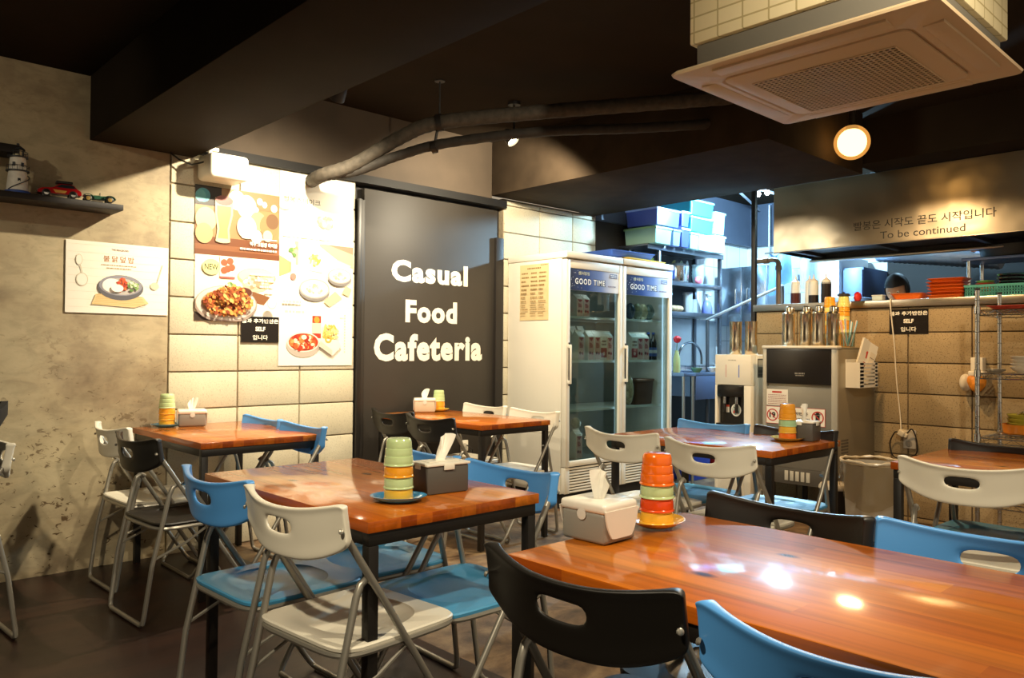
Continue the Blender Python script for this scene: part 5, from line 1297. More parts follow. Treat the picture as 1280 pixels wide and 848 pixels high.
for z in (.30, .66, 1.025, 1.385):
    mb = MB()
    for dz in (0, -.028):
        for (a, b_) in (((RX0, RY0), (RX0, RY1)), ((RX1, RY0), (RX1, RY1)), ((RX0, RY0), (RX1, RY0)), ((RX0, RY1), (RX1, RY1))): mb.tube([(a[0], a[1], z+dz), (b_[0], b_[1], z+dz)], .0035, CHROME, 6)
    for x in (RX0, RX1):
        n = 20; mb.tube([(x, RY0+(RY1-RY0)*k/n, z-(.028 if k % 2 else 0)) for k in range(n+1)], .002, CHROME, 5)
    for y in (RY0, RY1):
        n = 10; mb.tube([(RX0+(RX1-RX0)*k/n, y, z-(.028 if k % 2 else 0)) for k in range(n+1)], .002, CHROME, 5)
    for k in range(1, 34):
        y = RY0+(RY1-RY0)*k/34; mb.tube([(RX0, y, z+.003), (RX1, y, z+.003)], .0018, CHROME, 5)
    for x in (5.14, 5.28): mb.tube([(x, RY0, z-.002), (x, RY1, z-.002)], .003, CHROME, 6)
    mb.build('shelf', t, world=True)
def plate(x, y, z, r, m, label, group=None):
    o = MB().lathe([(0, 0), (r*.6, 0), (r*.65, .003), (r*.95, .011), (r, .014), (r*.985, .015), (r*.62, .006), (0, .005)], m, 32).build('plate'); o.location = (x, y, z); return tag(o, label, 'plate', group)
zs = 1.3905
food_tray(5.2, 1.24, zs, .30, .34, .022, M('#c8342a', .35), 'flat red tray on the top level of the wire rack')
zs = 1.0305
for k, q in enumerate(('lowest', 'second', 'third', 'topmost')): bowl(5.2, 1.25, zs+.0205*k, .078, .034, M('#e9dfca', .3, coat=.5), 'cream bowl stacked on the middle level of wire rack, '+q, 'cream bowls on the rack')
for k, q in enumerate(('lower', 'upper')): plate(5.14, 1.385, zs+.006*k, .05, M('#8f8a80', .3), q+' grey plate beside the cream bowls on wire rack')
t = thing('glove_holder', 'cream wall holder with an orange cloth hanging behind the rack pole', 'holder', (5.52, 1.61, .93))
GW = M('#eadfc9', .45)
MB().box(5.50, XW-.001, 1.55, 1.64, .995, 1.03, GW, .01, 3).box(5.52, XW-.001, 1.56, 1.63, 1.03, 1.115, GW, .006).build('bracket', t, world=True)
MB().ball((5.53, 1.66, .955), .05, GW, 20, 14, sc=(.8, .7, 1.1)).build('cup', t, world=True)
mb = MB(); mb.ball((5.52, 1.595, .955), .055, M('#e08a20', .5, noise=.25, nscale=40), 24, 16, sc=(.7, 1.0, 1.0))
for v in mb.bm.verts: v.co.x += .006*math.sin(90*v.co.y+40*v.co.z); v.co.z += .006*math.sin(70*v.co.y)
mb.build('cloth', t, world=True)
zs = .6655
plate(5.2, 1.27, zs, .115, M('#9a958a', .25, .8), 'steel plate under the orange bowl on the lower rack level')
o = MB().lathe([(0, 0), (.085, 0), (.092, .006), (.098, .05), (.1, .056), (.096, .056), (.09, .008), (0, .006)], M('#e08420', .25, coat=.5), 36).build('wide_bowl'); o.location = (5.2, 1.27, zs+.0155); tag(o, 'wide shallow orange bowl on the lower level of wire rack', 'bowl')
for k, q in enumerate(('bottom', 'middle', 'top')): bowl(5.2, 1.27, zs+.034+.024*k, .075, .045, M('#b5a83a', .3, coat=.4), q+' olive green bowl of the small stack in the orange bowl', 'olive bowls on the rack')
t0 = None
for k in range(5):
    a = -.6+.35*k
    o = MB().lathe([(0, 0), (.014, .002), (.018, .02), (.010, .04), (.003, .05), (.0028, .13), (.005, .15), (0, .152)], CHROME, 12, sx=1, sy=.35, mtx=Matrix.Translation((0, 0, 0)) @ Matrix.Rotation(a, 4, 'Z') @ Matrix.Rotation(.9, 4, 'X')).build('spoon')
    o.location = (5.2+.02*math.cos(k*2), 1.275+.02*math.sin(k*2), zs+.115); tag(o, 'steel spoon standing in the olive bowls on the wire rack', 'spoon', 'spoons in the olive bowls')
for k in range(5):
    o = MB().tube([(0, 0, .004), (.09, .008*k, .010), (.17, .012*k, .012)], .0028, CHROME, 6).box(-.03, 0, -.008, .008, .002, .005, CHROME, .001).build('spoon'); o.location = (5.06+.01*k, 1.40-.012*k, zs+.001+.004*k); o.rotation_euler = (0, 0, -1.0+.3*k); tag(o, 'steel spoon lying loose on the lower rack level near pole', 'spoon', 'loose spoons on the rack')
# ---------------------------------------------------------------- kitchen beyond the fridge
t = thing('kitchen_shelf', 'steel kitchen shelf unit with pots beside the fridge', 'shelf', (6.05, 4.25, 0))
KS = M('#6d727c', .3, .9); kx0, kx1, ky0, ky1 = 5.62, 6.62, 4.10, 4.41
for x in (kx0, kx1-.03):
    for y in (ky0, ky1-.03): MB().box(x, x+.03, y, y+.03, 0, 2.045, KS, .003).build('post', t, world=True)
for z in (1.495, 1.765): MB().box(kx0, kx1, ky0-.004, ky1, z-.038, z, KS, .003).build('shelf_board', t, world=True)
MB().box(5.44, kx1+.01, ky0-.006, ky1, 2.046, 2.062, KS, .002).box(5.44, kx1+.01, ky0-.012, ky0-.006, 2.018, 2.062, KS, .002).build('top_board', t, world=True)
MB().box(kx0+.03, kx1-.03, ky1-.006, ky1, 1.50, 2.04, M('#15171b', .6)).build('back_panel', t, world=True)
# boxes on top
def bin_box(x0, x1, z0, z1, col, label, y0=4.02, y1=4.36, lidc=None, clear=False):
    m = M(col, .35) if not clear else M(col, .3, trans=.25)
    return tub('storage_box', x0, x1, y0, y1, z0, z1-.012, m, label, 'box', 'storage boxes on the kitchen shelf', lid=M(lidc or col, .35), flare=.01)
ZT = 2.0625
bin_box(5.45, 5.70, ZT, 2.21, '#86a898', 'pale green storage box nearest the fridge on kitchen shelf', lidc='#8fb47a')
bin_box(5.71, 5.835, ZT, 2.21, '#7088c0', 'lilac storage box second on the lower row of kitchen shelf')
bin_box(5.84, 5.975, ZT, 2.235, '#3c4a7c', 'dark blue box at the bottom of the middle pile on kitchen shelf', lidc='#c2cde6')
bin_box(5.98, 6.12, ZT, 2.21, '#8fd6dc', 'white aqua box low in the tall pile on kitchen shelf')
bin_box(6.13, 6.36, ZT, 2.205, '#d9f1f2', 'white box at the bottom of the tallest pile on kitchen shelf')
bin_box(6.37, 6.56, ZT, 2.225, '#cfeef2', 'white box at the bottom of the rightmost pile on kitchen shelf')
bin_box(5.47, 5.82, 2.2225, 2.375, '#5566b8', 'violet blue long box on top of the lilac box on kitchen shelf', lidc='#aab9e6')
bin_box(5.84, 5.97, 2.2475, 2.385, '#4a5a9a', 'blue box on top of the dark blue box on kitchen shelf', lidc='#c2cde6')
bin_box(5.985, 6.355, 2.2225, 2.36, '#3fc0c6', 'turquoise box in the middle of the tallest pile on kitchen shelf', lidc='#8fe0e2')
bin_box(5.985, 6.355, 2.3725, 2.515, '#3fc0c6', 'turquoise box on top of the tallest pile on kitchen shelf', lidc='#8fe0e2')
bin_box(6.375, 6.555, 2.2375, 2.445, '#9fdfe6', 'white box on top of the rightmost pile on kitchen shelf')
# upper level
zu = 1.7655
t = thing('steel_pot', 'steel pot on the upper level of the kitchen shelf', 'pot', (6.05, 4.22, zu))
MB().lathe([(0, 0), (.10, 0), (.105, .008), (.11, .15), (.114, .153), (.108, .153), (.10, .01), (0, .008)], CHROME, 32).build('body', t)
MB().lathe([(.112, .154), (.10, .168), (.04, .182), (0, .184)], STEEL, 32).lathe([(0, .184), (.01, .184), (.014, .2), (0, .204)], BLACKP, 14).build('lid', t)
for s in (-1, 1): MB().tube([(s*.108, -.03, .12), (s*.14, -.03, .122), (s*.14, .03, .122), (s*.108, .03, .12)], .006, CHROME, 8).build('handle', t)
def funnel(x, y, z, label, c, h=.12, r=.035):
    o = MB().lathe([(0, 0), (r, 0), (r*.9, h*.1), (r*.55, h*.8), (r*.4, h), (0, h)], M(c, .35), 20).build('sauce_bottle'); o.location = (x, y, z); return tag(o, label, 'bottle')
tub('food_tub', 5.76, 5.90, 4.14, 4.30, zu, zu+.11, M('#5a6ab5', .35), 'blue violet tub left of the steel pot on kitchen shelf', 'tub')
funnel(5.83, 4.36-.03, zu, 'green cone shaped bottle behind the blue tub on kitchen shelf', '#7fae5a', .22, .035)
for k, (x, c, a, lb) in enumerate(((6.17, '#c9c07a', .35, 'yellow plate leaning behind the steel pot'), (6.235, '#9fb58a', .55, 'pale green plate leaning beside the yellow one'), (6.285, '#b9c9c4', .65, 'grey white plate leaning on the kitchen shelf'))):
    o = MB().lathe([(0, 0), (.07, 0), (.075, .003), (.11, .012), (.112, .014), (.07, .006), (0, .005)], M(c, .3, coat=.4), 32, mtx=Matrix.Rotation(-PI/2+.12, 4, 'X') @ Matrix.Rotation(a*.3, 4, 'Y')).build('plate'); o.location = (x, 4.32-.03*k, zu+.115); o.rotation_euler = (0, 0, a); tag(o, lb, 'plate')
for k, q in enumerate(('lowest', 'middle', 'upper', 'topmost')): 
    o = MB().lathe([(0, 0), (.042, 0), (.044, .004), (.060, .10), (.062, .102), (.058, .102), (.040, .006), (0, .005)], M('#c4d6dc', .3), 24).build('plastic_cup'); o.location = (6.43, 4.24, zu+.032*k+.0005); tag(o, 'pale cup in the tall cup stack on kitchen shelf, '+q, 'cup', 'cup stack on the kitchen shelf')
pouch('snack_pack', 6.30, 4.15, zu, .10, .075, M('#d9788a', .35, noise=.4, nscale=30), 'pink patterned pack in front of leaning plates on kitchen shelf', 'pack', None, 41, .06)
# lower level
zl = 1.4955
t = thing('food_tub', 'light blue bucket with lid on the lower kitchen shelf level', 'tub', (5.80, 4.19, zl))
MB().lathe([(0, 0), (.062, 0), (.066, .004), (.080, .15), (0, .15)], M('#9cc6e6', .35), 28).build('body', t); MB().lathe([(.086, .148), (.086, .160), (.06, .168), (.05, .20), (0, .21)], M('#7fb0da', .35), 28).build('lid', t)
for k, a in enumerate((0., .12)):
    pouch('bread_roll', 5.97+.06*k, 4.19, zl+.002, .13, .06, M('#b59a74', .6, noise=.3, nscale=25), ('beige packet left of the steel jars on lower kitchen shelf', 'beige packet touching the steel jar on lower kitchen shelf')[k], 'packet', None, 51+k, .09)
for x, h, r, lb in ((6.20, .19, .045, 'tall pale jar on the lower level of kitchen shelf'), (6.29, .13, .038, 'shorter blue jar beside the tall pale jar')):
    t = thing('storage_jar', lb, 'jar', (x, 4.2, zl)); MB().lathe([(0, 0), (r, 0), (r, h*.88), (0, h*.88)], M('#b5c0c8', .25, .4), 24).build('body', t); MB().lathe([(r*1.04, h*.88), (r*1.04, h*.99), (0, h)], M('#8f9aa6', .3), 24).build('lid', t)
for x, y, lb in ((6.47, 4.17, 'violet soap pump bottle in front on the lower kitchen shelf'), (6.545, 4.21, 'violet soap pump bottle next to the shelf post')):
    t = thing('pump_bottle', lb, 'bottle', (x, y, zl)); MB().lathe([(0, 0), (.044, 0), (.047, .006), (.047, .06), (.03, .115), (.014, .13), (0, .13)], M('#8f9be0', .2, trans=.3), 24).build('body', t)
    MB().lathe([(.016, .13), (.016, .145), (.006, .148), (.006, .172), (0, .172)], M('#e9eef2', .35), 16).box(-.012, .012, -.045, .012, .172, .186, M('#e9eef2', .35), .003).build('pump', t)
# under the lower board: steel splash sheet, sink bench with tap
t = thing('splash_sheet', 'shiny steel sheet on the wall above the sink', 'panel', (6.0, 4.4, .98))
MB().box(5.61, 7.0, 4.400, 4.4085, 1.0, 1.45, M('#c3ccd4', .30, .9)).build('sheet', t, world=True)
for x in (5.63, 6.3, 6.98):
    for z in (1.02, 1.43): MB().lathe([(0, 0), (.006, 0), (.005, .003), (0, .004)], CHROME, 10, mtx=Matrix.Translation((x, 4.3998, z)) @ Matrix.Rotation(PI/2, 4, 'X')).build('screw', t, world=True)
t = thing('sink_bench', 'steel sink bench with open space underneath beyond the fridge', 'sink', (6.2, 4.0, 0))
SK = M('#7e90ac', .35, .8); sx0, sx1, sy0, sy1, sz = 5.62, 7.0, 3.84, 4.395, .955
mb = MB(); mb.box(sx0, 5.80, sy0, sy1, sz-.03, sz, SK, .003); mb.box(6.30, sx1, sy0, sy1, sz-.03, sz, SK, .003); mb.box(5.8, 6.3, sy0, sy0+.06, sz-.03, sz, SK, .003); mb.box(5.8, 6.3, sy1-.08, sy1, sz-.03, sz, SK, .003); mb.build('bench_top', t, world=True)
mb = MB(); mb.box(5.8, 6.3, sy0+.06, sy0+.064, .75, sz-.0305, SK); mb.box(5.8, 6.3, sy1-.084, sy1-.08, .75, sz-.0305, SK); mb.box(5.8, 5.804, sy0+.064, sy1-.084, .75, sz-.0305, SK); mb.box(6.296, 6.3, sy0+.064, sy1-.084, .75, sz-.0305, SK); mb.box(5.8, 6.3, sy0+.064, sy1-.084, .746, .75, SK); mb.build('basin', t, world=True)
MB().box(5.80, sx1, sy0, sy0+.012, .72, sz-.031, M('#5f7296', .4, .5), .002).build('apron', t, world=True)
for x in (sx0+.02, 5.78, sx1-.03):
    for y in (sy0+.02, sy1-.03): MB().tube([(x, y, 0), (x, y, sz-.031)], .014, STEEL, 10).build('leg', t, world=True)
MB().box(5.63, 6.98, 4.30, 4.315, .02, .74, M('#1b1e26', .6)).build('shade_sheet', t, world=True)  # dark sheet added to stand for the shade under the bench
t = thing('sink_tap', 'tall arched chrome tap over the steel sink', 'tap', (5.72, 3.97, sz))
MB().lathe([(0, 0), (.022, 0), (.022, .012), (.014, .02), (.014, .08), (0, .08)], CHROME, 18).build('base', t)
MB().tube([(0, 0, .07)]+[(.18-.18*math.cos(PI*k/18), 0, .12+.14*math.sin(PI*k/18)) for k in range(19)]+[(.36, 0, .07)], .010, M('#8f959c', .2, 1.), 10).build('spout', t)
MB().tube([(.0, 0, .05), (-.05, -.02, .07)], .006, CHROME, 8).build('lever', t)
t = thing('dish_brush_cup', 'green bottle vase with a red flower by the fridge edge', 'vase', (5.67, 3.95, sz+.0005))
MB().lathe([(0, 0), (.03, 0), (.032, .01), (.03, .12), (.016, .17), (.014, .19), (0, .19)], M('#a9b37a', .25), 20).build('bottle', t)
MB().tube([(0, 0, .19), (.004, 0, .26)], .003, M('#4f7a3a', .5), 6).build('stem', t)
mb = MB(); mb.ball((.006, 0, .285), .032, M('#c4242c', .5), 18, 12)
for k in range(7): mb.ball((.006+.018*math.cos(k*.9), .018*math.sin(k*.9), .29), .018, M('#b01e2a', .5), 10, 8)
mb.build('flower', t)
for k, (x, y, c, r, lb, nm) in enumerate(((5.86, 3.875, '#5c8a6e', .05, 'green rimmed bowl on the front rim of the sink', 'bowl'), (6.10, 3.87, '#dfe6e8', .045, 'small white bowl on the sink rim near the tap end', 'bowl'), (6.40, 3.90, '#7fa6d8', .05, 'light blue bowl right of the tap end on the sink bench', 'bowl'), (6.33, 3.99, '#c9d6e6', .06, 'pale bowl behind the light blue one on the sink bench', 'bowl'))): bowl(x, y, sz+.0005, r, .04, M(c, .25, coat=.4), lb, None)
pouch('red_cloth', 6.52, 3.90, sz+.0005, .14, .07, M('#d9566a', .7, noise=.3, nscale=25), 'pinkish red cloth at the right end of the sink bench', 'cloth', None, 61, .1)
tub('blue_basin', 5.92, 6.16, 3.95, 4.25, .36, .50, M('#2e47a8', .35), 'blue plastic basin under the sink', 'tub') if False else None
t = tub('plastic_basin', 5.86, 6.18, 3.92, 4.25, .0005, .42, M('#2a44a6', .35), 'tall blue plastic tub under the sink', 'tub'); 
tub('plastic_basin', 6.24, 6.62, 3.92, 4.25, .0005, .30, M('#b0221c', .35), 'red plastic tub under the sink', 'tub')
tub('plastic_basin', 6.26, 6.60, 3.93, 4.24, .3205 if False else .301, .44, M('#2c3f8c', .35), 'blue plastic tub stacked on the red one under the sink', 'tub')
# steel wall cabinet and handrail, towel
t = thing('wall_cabinet', 'tall blue grey steel cabinet hung on the kitchen wall', 'cabinet', (7.2, 4.05, 1.39))
SC_ = M('#b9c6d6', .22, .95)
MB().box(6.93, 7.55, 3.80, 4.30, 1.395, 1.972, SC_, .004).build('body', t, world=True)
for y0, y1 in ((3.80, 4.047), (4.053, 4.30)):
    dd = MB().box(6.90, 6.928, y0, y1, 1.40, 1.967, SC_, .003).build('door', t, world=True); MB().tube([(6.898, (4.05+(y0+y1)/2)/2, 1.60), (6.885, (4.05+(y0+y1)/2)/2, 1.61), (6.885, (4.05+(y0+y1)/2)/2, 1.75), (6.898, (4.05+(y0+y1)/2)/2, 1.76)], .006, CHROME, 8).build('handle', dd, world=True)
t = thing('handrail', 'sloping pale steel rail rising to the counter end', 'rail', (6.2, 3.96, 0))
MB().tube([(6.2, 3.99, 1.425), (6.2, 3.965, 1.438), (6.2, 3.48, 1.618), (6.2, 3.25, 1.70)], .013, M('#d9dfe2', .3, .5), 12).build('rail', t, world=True)
MB().tube([(6.2, 3.985, .0), (6.2, 3.985, 1.428)], .016, M('#5d646c', .4, .6), 12).build('upright', t, world=True)
MB().tube([(6.2, 3.26, .0), (6.2, 3.26, 1.695)], .016, M('#5d646c', .4, .6), 12).build('upright', t, world=True)
mb = MB(); bm = mb.bm; mb.mi(M('#7fb2de', .8, noise=.12, nscale=20)); G = []
for i in range(14):
    row = []
    for j in range(14):
        u = i/13; v = j/13; row.append(bm.verts.new((6.34+.02*math.sin(8*u)+.01*math.sin(5*v+u*4), 3.46-.20*u, 2.0-.37*v+.10*u*v-.02*math.sin(6*u))))
    G.append(row)
for i in range(13):
    for j in range(13): bm.faces.new((G[i][j], G[i+1][j], G[i+1][j+1], G[i][j+1]))
r_ = bmesh.ops.solidify(bm, geom=list(bm.faces), thickness=.006)
tag(mb.build('towel', base=True), 'light blue towel hanging behind the black post', 'towel')
t = thing('towel_bar', 'thin bar carrying the light blue towel behind the post', 'bar', (6.34, 3.36, 2.0))
MB().tube([(6.345, 3.50, 2.003), (6.345, 2.96, 2.003)], .007, CHROME, 8).build('bar', t, world=True)
mb = MB(); bm = mb.bm; mb.mi(M('#bccfe2', .8, noise=.1, nscale=20)); G = []
for i in range(12):
    row = []
    for j in range(12):
        u = i/11; v = j/11; row.append(bm.verts.new((6.36+.015*math.sin(9*u+1), 3.19-.19*u, 1.99-.30*v-.02*v*math.sin(5*u))))
    G.append(row)
for i in range(11):
    for j in range(11): bm.faces.new((G[i][j], G[i+1][j], G[i+1][j+1], G[i][j+1]))
bmesh.ops.solidify(bm, geom=list(bm.faces), thickness=.006)
tag(mb.build('towel', base=True), 'pale towel hanging behind the squeeze bottles', 'towel')
# tall white fridge and grey cabinet behind the hood
t = thing('kitchen_fridge', 'tall white appliance seen under the hood behind the cups', 'fridge', (7.25, 3.2, 0))
MB().box(7.0, 7.60, 3.12, 3.42, .0005, 2.02, M('#dfe6ea', .35), .008).build('body', t, world=True); 
dd = MB().box(6.97, 6.998, 3.12, 3.42, .9, 2.015, M('#e6ecee', .3), .006).build('door', t, world=True); MB().box(6.955, 6.9695, 3.13, 3.15, 1.2, 1.6, CHROME, .003).build('handle', dd, world=True)
MB().box(6.97, 6.998, 3.12, 3.42, .06, .89, M('#e6ecee', .3), .006).build('door', t, world=True)
t = thing('steel_locker', 'grey blue steel cabinet right of the tall white appliance', 'cabinet', (7.3, 2.98, 0))
MB().box(7.04, 7.60, 2.93, 3.11, .02, 1.90, M('#5d6f92', .45, .3), .004).build('body', t, world=True)
for z0, z1 in ((.05, .95), (.96, 1.88)): MB().box(7.02, 7.038, 2.935, 3.105, z0, z1, M('#60749a', .45, .3), .003).build('door', t, world=True)
for k, (y, z, c) in enumerate(((3.02, 1.47, '#b9cbe2'), (2.96, 1.43, '#a3b9da'))): pass
t = thing('white_crate', 'pale blue crates pile standing behind the cream cup', 'crate', (6.75, 2.95, 0))
for k in range(6):
    z = .27*k; MB().box(6.6, 6.95, 2.80, 3.08, z+.002, z+.262, M('#aebfda', .4), .012).box(6.592, 6.6, 2.86, 3.02, z+.19, z+.22, M('#7f92b5', .5)).build('crate_body', t, world=True)
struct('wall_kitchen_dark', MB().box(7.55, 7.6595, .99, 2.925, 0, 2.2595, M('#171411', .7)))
# ducts
t = thing('exhaust_duct', 'ribbed silver exhaust duct slanting behind the hood', 'duct', (6.9, 2.3, 1.85))
AL = M('#c5ccd6', .35, .9)
path = [(6.85, 2.72-.92*k/46, 2.02-.13*k/46) for k in range(47)]
MB().tube(path, [.105+(.004 if k % 2 else -.003) for k in range(47)], AL, 22).build('tube', t, world=True)
t = thing('vent_pipe', 'silver flexible pipe above the hood top', 'duct', (6.3, 2.4, 2.5))
path = [(6.35, 2.62-.36*k/20, 2.50+.07*k/20) for k in range(21)]
MB().tube(path, [.065+(.003 if k % 2 else -.003) for k in range(21)], AL, 20).build('tube', t, world=True)
MB().lathe([(.066, 0), (.075, 0), (.075, .02), (.066, .02)], AL, 20, mtx=Matrix.Translation((6.35, 2.26, 2.57)) @ Matrix.Rotation(PI/2, 4, 'X')).build('collar', t, world=True)
# rear shelf right
t = thing('pot_rack', 'dark topped steel rack over the green basket at right edge', 'rack', (6.3, 1.4, CZ))
mb = MB(); mb.box(6.1, 6.45, .5, 1.86, 1.79, 1.81, M('#7f93bf', .35, .6), .003); mb.build('shelf_board', t, world=True)
for y in (1.82, .55):
    for x in (6.13, 6.42): MB().tube([(x, y, 0), (x, y, 1.79)], .013, CHROME, 10).build('post', t, world=True)
t = thing('stock_pot', 'large dark pot lying on the rack above the green basket', 'pot', (6.28, 1.45, 1.8105))
MB().lathe([(0, 0), (.15, 0), (.16, .01), (.165, .085), (.17, .09), (.16, .09), (.15, .012), (0, .01)], M('#2a2521', .4), 32, sy=2.1, sx=.9).build('body', t)
for s in (-1, 1): MB().tube([(-.03, s*.335, .06), (-.03, s*.385, .065), (.03, s*.385, .065), (.03, s*.335, .06)], .008, CHROME, 8).build('handle', t)
# ceiling conduits and two small cold lamps in the kitchen
t = thing('kitchen_lamp', 'pair of small cold white bulbs under the kitchen ceiling', 'lamp', (6.1, 3.38, 2.49))
EMC = M('#d5e8ff', emit=60.)
for y in (3.345, 3.43): MB().ball((6.1, y, 2.485), .022, EMC, 16, 10).build('bulb', t, world=True); MB().tube([(6.1, y, 2.50), (6.1, y, 2.56)], .015, BLACKP, 10).build('socket', t, world=True)
MB().tube([(6.1, 3.30, 2.565), (6.1, 3.48, 2.565)], .012, BLACKP, 8).tube([(6.1, 3.39, 2.565), (6.1, 3.39, 2.7)], .008, BLACKP, 8).build('bar', t, world=True)
t = thing('ceiling_conduit', 'pale conduit pipes running under the kitchen ceiling', 'pipe', (6.6, 3.6, 2.6))
CD = M('#aab4c2', .4, .5)
MB().tube([(7.5, 4.2, 2.62), (6.2, 3.72, 2.60), (5.9, 3.0, 2.60)], .012, CD, 8).build('pipe', t, world=True); MB().tube([(7.5, 3.55, 2.58), (5.75, 3.55, 2.58)], .014, CD, 8).build('pipe', t, world=True); MB().tube([(7.3, 3.98, 2.62), (7.3, 3.98, 2.2)], .010, CD, 8).build('pipe', t, world=True)

# ---------------------------------------------------------------- cook behind the counter
def skin(name, chain, edges, m, parent, sub=2):
    me = bpy.data.meshes.new(name); me.from_pydata([c[0] for c in chain], edges, [])
    o = bpy.data.objects.new(name, me); COL.objects.link(o)
    md = o.modifiers.new('skin', 'SKIN'); md.use_smooth_shade = True
    for i, c in enumerate(chain):
        v = me.skin_vertices[0].data[i]; r = c[1]; v.radius = r if isinstance(r, tuple) else (r, r); v.use_root = (i == 0)
    s = o.modifiers.new('sub', 'SUBSURF'); s.levels = s.render_levels = sub
    m2 = bpy.data.meshes.new_from_object(o.evaluated_get(bpy.context.evaluated_depsgraph_get())); o.modifiers.clear(); o.data = m2; bpy.data.meshes.remove(me)
    m2.materials.append(m)
    for p in m2.polygons: p.use_smooth = True
    if parent: o.parent = parent
    return o
SKIN_ = M('#c99a78', .55); HAIR = M('#1b1512', .6, noise=.3, nscale=90); SHIRT = M('#2a2a2e', .8, noise=.15, nscale=30); TROU = M('#23242a', .85)
t = thing('person', 'dark haired person bent over work behind the counter, head above orange tray', 'person', (6.55, 2.36, 0), PI*.93)
# body faces local +x (towards the counter), head bowed forward and down
J = [((0, 0, .92), (.13, .16)), ((.0, 0, 1.10), (.115, .15)), ((.03, 0, 1.28), (.125, .175)), ((.07, 0, 1.40), (.10, .15)), ((.105, 0, 1.47), (.055, .055)), ((.15, 0, 1.535), (.055, .055)),
     ((.07, .19, 1.38), .055), ((.10, .26, 1.16), .044), ((.30, .20, 1.10), .034), ((.36, .17, 1.10), .028),
     ((.07, -.19, 1.38), .055), ((.10, -.26, 1.16), .044), ((.30, -.20, 1.10), .034), ((.36, -.17, 1.10), .028),
     ((0, .09, .86), .09), ((.02, .10, .48), .058), ((0, .10, .08), .042), ((.12, .11, .035), .035),
     ((0, -.09, .86), .09), ((.02, -.10, .48), .058), ((0, -.10, .08), .042), ((.12, -.11, .035), .035)]
E_ = [(0, 1), (1, 2), (2, 3), (3, 4), (4, 5), (3, 6), (6, 7), (7, 8), (8, 9), (3, 10), (10, 11), (11, 12), (12, 13), (0, 14), (14, 15), (15, 16), (16, 17), (0, 18), (18, 19), (19, 20), (20, 21)]
body = skin('body', J, E_, SKIN_, t)
body.data.materials.append(SHIRT); body.data.materials.append(TROU); body.data.materials.append(BLACKP)
for p in body.data.polygons:
    c = p.center
    if c.z < .10: p.material_index = 3
    elif c.z < .93: p.material_index = 2
    elif c.z < 1.475 and not (abs(c.y) > .12 and c.x > .17): p.material_index = 1
# head: sculpted ovoid with brow, nose, mouth, ears
bow = Matrix.Translation((.165, 0, 1.60)) @ Matrix.Rotation(.28, 4, 'Y') @ Matrix.Rotation(.25, 4, 'Z')
mb = MB(); mb.ball((0, 0, .03), .1, SKIN_, 40, 28, sc=(.92, .76, 1.18))
for v in mb.bm.verts:
    x, y, z = v.co
    if z < .0: v.co.x += .012*(-z/.1); v.co.y *= 1-.28*min(1, -z/.09)
    if x > .03:
        g = lambda cx, cz, s: math.exp(-((y-cx)**2+(z-cz)**2)/s**2)
        v.co.x += .020*math.exp(-(y/.012)**2-((z-.010)/.022)**2)+.006*g(0, -.04, .02)-.007*(g(.032, .028, .016)+g(-.032, .028, .016))+.004*math.exp(-((z-.05)/.012)**2)-.004*math.exp(-((z+.030)/.004)**2-(y/.022)**2)
for v in mb.bm.verts: v.co = bow @ v.co
mb.build('head', t)
mb = MB()
for s in (-1, 1): mb.lathe([(0, -.004), (.012, -.006), (.016, 0), (.010, .005), (0, .003)], SKIN_, 14, sy=1.7, mtx=bow @ Matrix.Translation((-.004, s*.079, .018)) @ Matrix.Rotation(-s*PI/2, 4, 'X'))
mb.build('ears', t)
mb = MB()
for s in (-1, 1): mb.ball(bow @ Vector((.080, s*.031, .030)), .0095, M('#e9e2d6', .3), 12, 8); mb.ball(bow @ Vector((.0875, s*.031, .029)), .0045, M('#20160f', .3), 10, 8)
mb.build('eyes', t)
mb = MB(); mb.box(.09, .0935, -.02, .02, -.034, -.028, M('#a8604e', .5), .0015, mtx=bow); mb.build('mouth', t)
mb = MB(); mb.ball((-.006, 0, .04), .106, HAIR, 40, 26, sc=(.98, .84, 1.18))
kill = [v for v in mb.bm.verts if (v.co.x > .045 and v.co.z < .062) or v.co.z < -.035]
bmesh.ops.delete(mb.bm, geom=kill, context='VERTS')
bmesh.ops.solidify(mb.bm, geom=list(mb.bm.faces), thickness=.006)
for v in mb.bm.verts: v.co += Vector((math.sin(90*v.co.y), math.sin(80*v.co.x), math.sin(70*v.co.y+60*v.co.x)))*.002; v.co = bow @ v.co
mb.build('hair', t)
for s in (-1, 1):   # hands: palm, four bent fingers and a thumb
    base = Vector((.36, s*.17, 1.10)); ch = [((base.x-.01, base.y, base.z), (.020, .026)), ((base.x+.05, base.y, base.z-.008), (.016, .030)), ((base.x+.085, base.y, base.z-.012), (.012, .030))]; ed = [(0, 1), (1, 2)]
    hand = skin('hand', ch, ed, SKIN_, t)
    for k, L in enumerate((.062, .072, .068, .052)):
        y = base.y+s*(-.026+.0175*k); x = base.x+.088
        skin('finger', [((x-.015, y, base.z-.010), .0085), ((x+L*.4, y, base.z-.012), .008), ((x+L*.75, y, base.z-.028), .0075), ((x+L*.9, y, base.z-.048), .0065)], [(0, 1), (1, 2), (2, 3)], SKIN_, hand)
    skin('thumb', [((base.x+.02, base.y-s*.022, base.z-.006), .0105), ((base.x+.05, base.y-s*.050, base.z-.016), .0095), ((base.x+.075, base.y-s*.056, base.z-.030), .008)], [(0, 1), (1, 2)], SKIN_, hand)
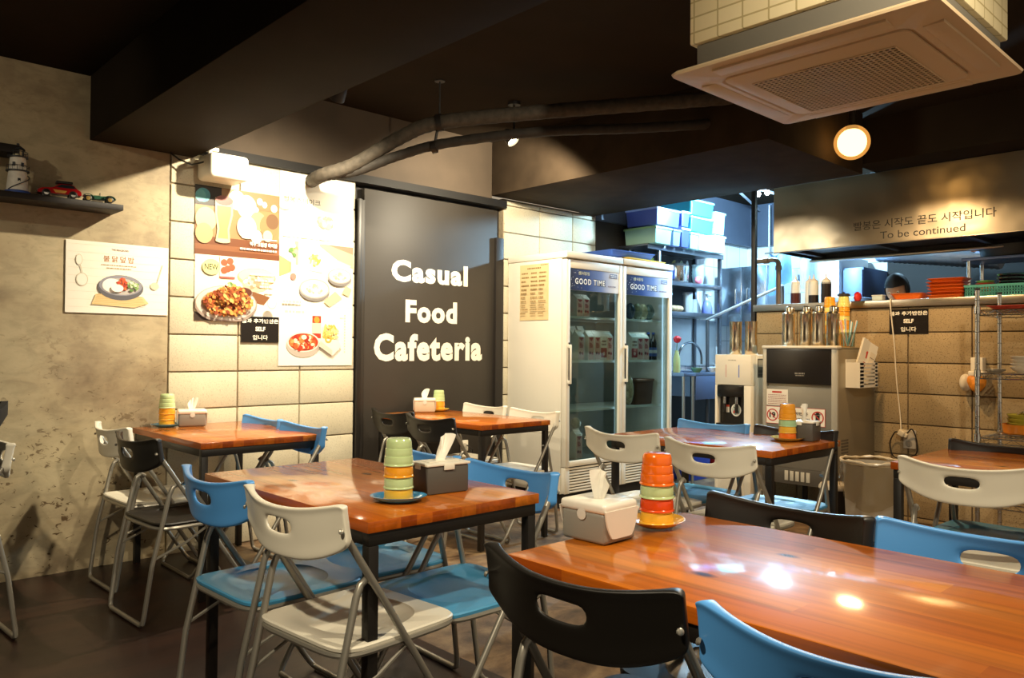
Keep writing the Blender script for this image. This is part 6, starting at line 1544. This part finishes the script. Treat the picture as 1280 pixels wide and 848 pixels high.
# ---------------------------------------------------------------- camera
cam = bpy.data.cameras.new('camera'); co = bpy.data.objects.new('camera', cam); COL.objects.link(co)
cam.sensor_width = 36; cam.lens = 36*982/1280; cam.clip_start = .05
YAW, PIT, ROL = (math.radians(a) for a in (43.29, .784, .454))
f = Vector((math.sin(YAW)*math.cos(PIT), math.cos(YAW)*math.cos(PIT), math.sin(PIT)))
r = Vector((math.cos(YAW), -math.sin(YAW), 0)); u = r.cross(f)
r2 = r*math.cos(ROL)+u*math.sin(ROL); u2 = -r*math.sin(ROL)+u*math.cos(ROL)
mt = Matrix((r2, u2, -f)).transposed().to_4x4(); mt.translation = (0, 0, 1.14)
co.matrix_world = mt
SC.camera = co

# ---------------------------------------------------------------- light
def spot(name, loc, aim, energy, size, blend, col, rad=.04):
    l = bpy.data.lights.new(name, 'SPOT'); l.energy = energy; l.spot_size = math.radians(size); l.spot_blend = blend; l.color = col; l.shadow_soft_size = rad
    o = bpy.data.objects.new(name, l); COL.objects.link(o); o.location = loc
    o.rotation_euler = (Vector(aim)-Vector(loc)).to_track_quat('-Z', 'Y').to_euler()
    return o
def point(name, loc, energy, col, rad=.05):
    l = bpy.data.lights.new(name, 'POINT'); l.energy = energy; l.color = col; l.shadow_soft_size = rad
    o = bpy.data.objects.new(name, l); COL.objects.link(o); o.location = loc
    return o
def area(name, loc, aim, energy, sx, sy, col):
    l = bpy.data.lights.new(name, 'AREA'); l.shape = 'RECTANGLE'; l.size = sx; l.size_y = sy; l.energy = energy; l.color = col
    o = bpy.data.objects.new(name, l); COL.objects.link(o); o.location = loc
    o.rotation_euler = (Vector(aim)-Vector(loc)).to_track_quat('-Z', 'Y').to_euler()
    return o
WARM = (1., .86, .62); WARMER = (1., .72, .40); COOL = (.46, .77, 1.)
spot('spot_lamp_wall', (2.07, 3.525, 2.385), (1.98, 4.45, .65), 175, 155, 1., WARM, .02)
spot('spot_lamp_panel', (3.40, 3.60, 2.36), (3.9, 4.4, 1.3), 95, 165, .3, WARM, .02)
spot('bulb_light', (4.66, 2.01, 2.30), (4.66, 2.01, 0), 120, 165, .3, WARMER, .05)
point('kitchen_light', (6.1, 3.39, 2.45), 245, COOL, .05)
spot('kitchen_light_far', (6.75, 2.4, 2.2), (6.75, 2.4, 0), 22, 160, .3, COOL, .05)
spot('ceiling_spot_left', (-.3, .9, 2.42), (1.2, 1.9, .6), 150, 74, .4, WARM, .04)
spot('ceiling_spot_right', (1.9, .1, 2.5), (2.6, 1.4, .7), 128, 140, .5, WARM, .04)
spot('ceiling_spot_shelf', (-.8, 2.9, 2.45), (.75, 4.4, 2.02), 26, 62, .8, WARM, .03)
for k, x in enumerate((4.5, 5.13)):
    for z in (1.62, 1.335, .97, .58): point('fridge_fill', (x, 3.862, z), .42, (.75, .88, 1.), .03)  # unseen fill lights added inside the fridge, without fittings
w = bpy.data.worlds.new('world'); SC.world = w; w.use_nodes = True
w.node_tree.nodes['Background'].inputs[0].default_value = (1., .80, .56, 1); w.node_tree.nodes['Background'].inputs[1].default_value = .36
vs = SC.view_settings; vs.view_transform = 'Standard'; vs.look = 'None'; vs.exposure = .22; vs.gamma = 1.; vs.use_curve_mapping = False
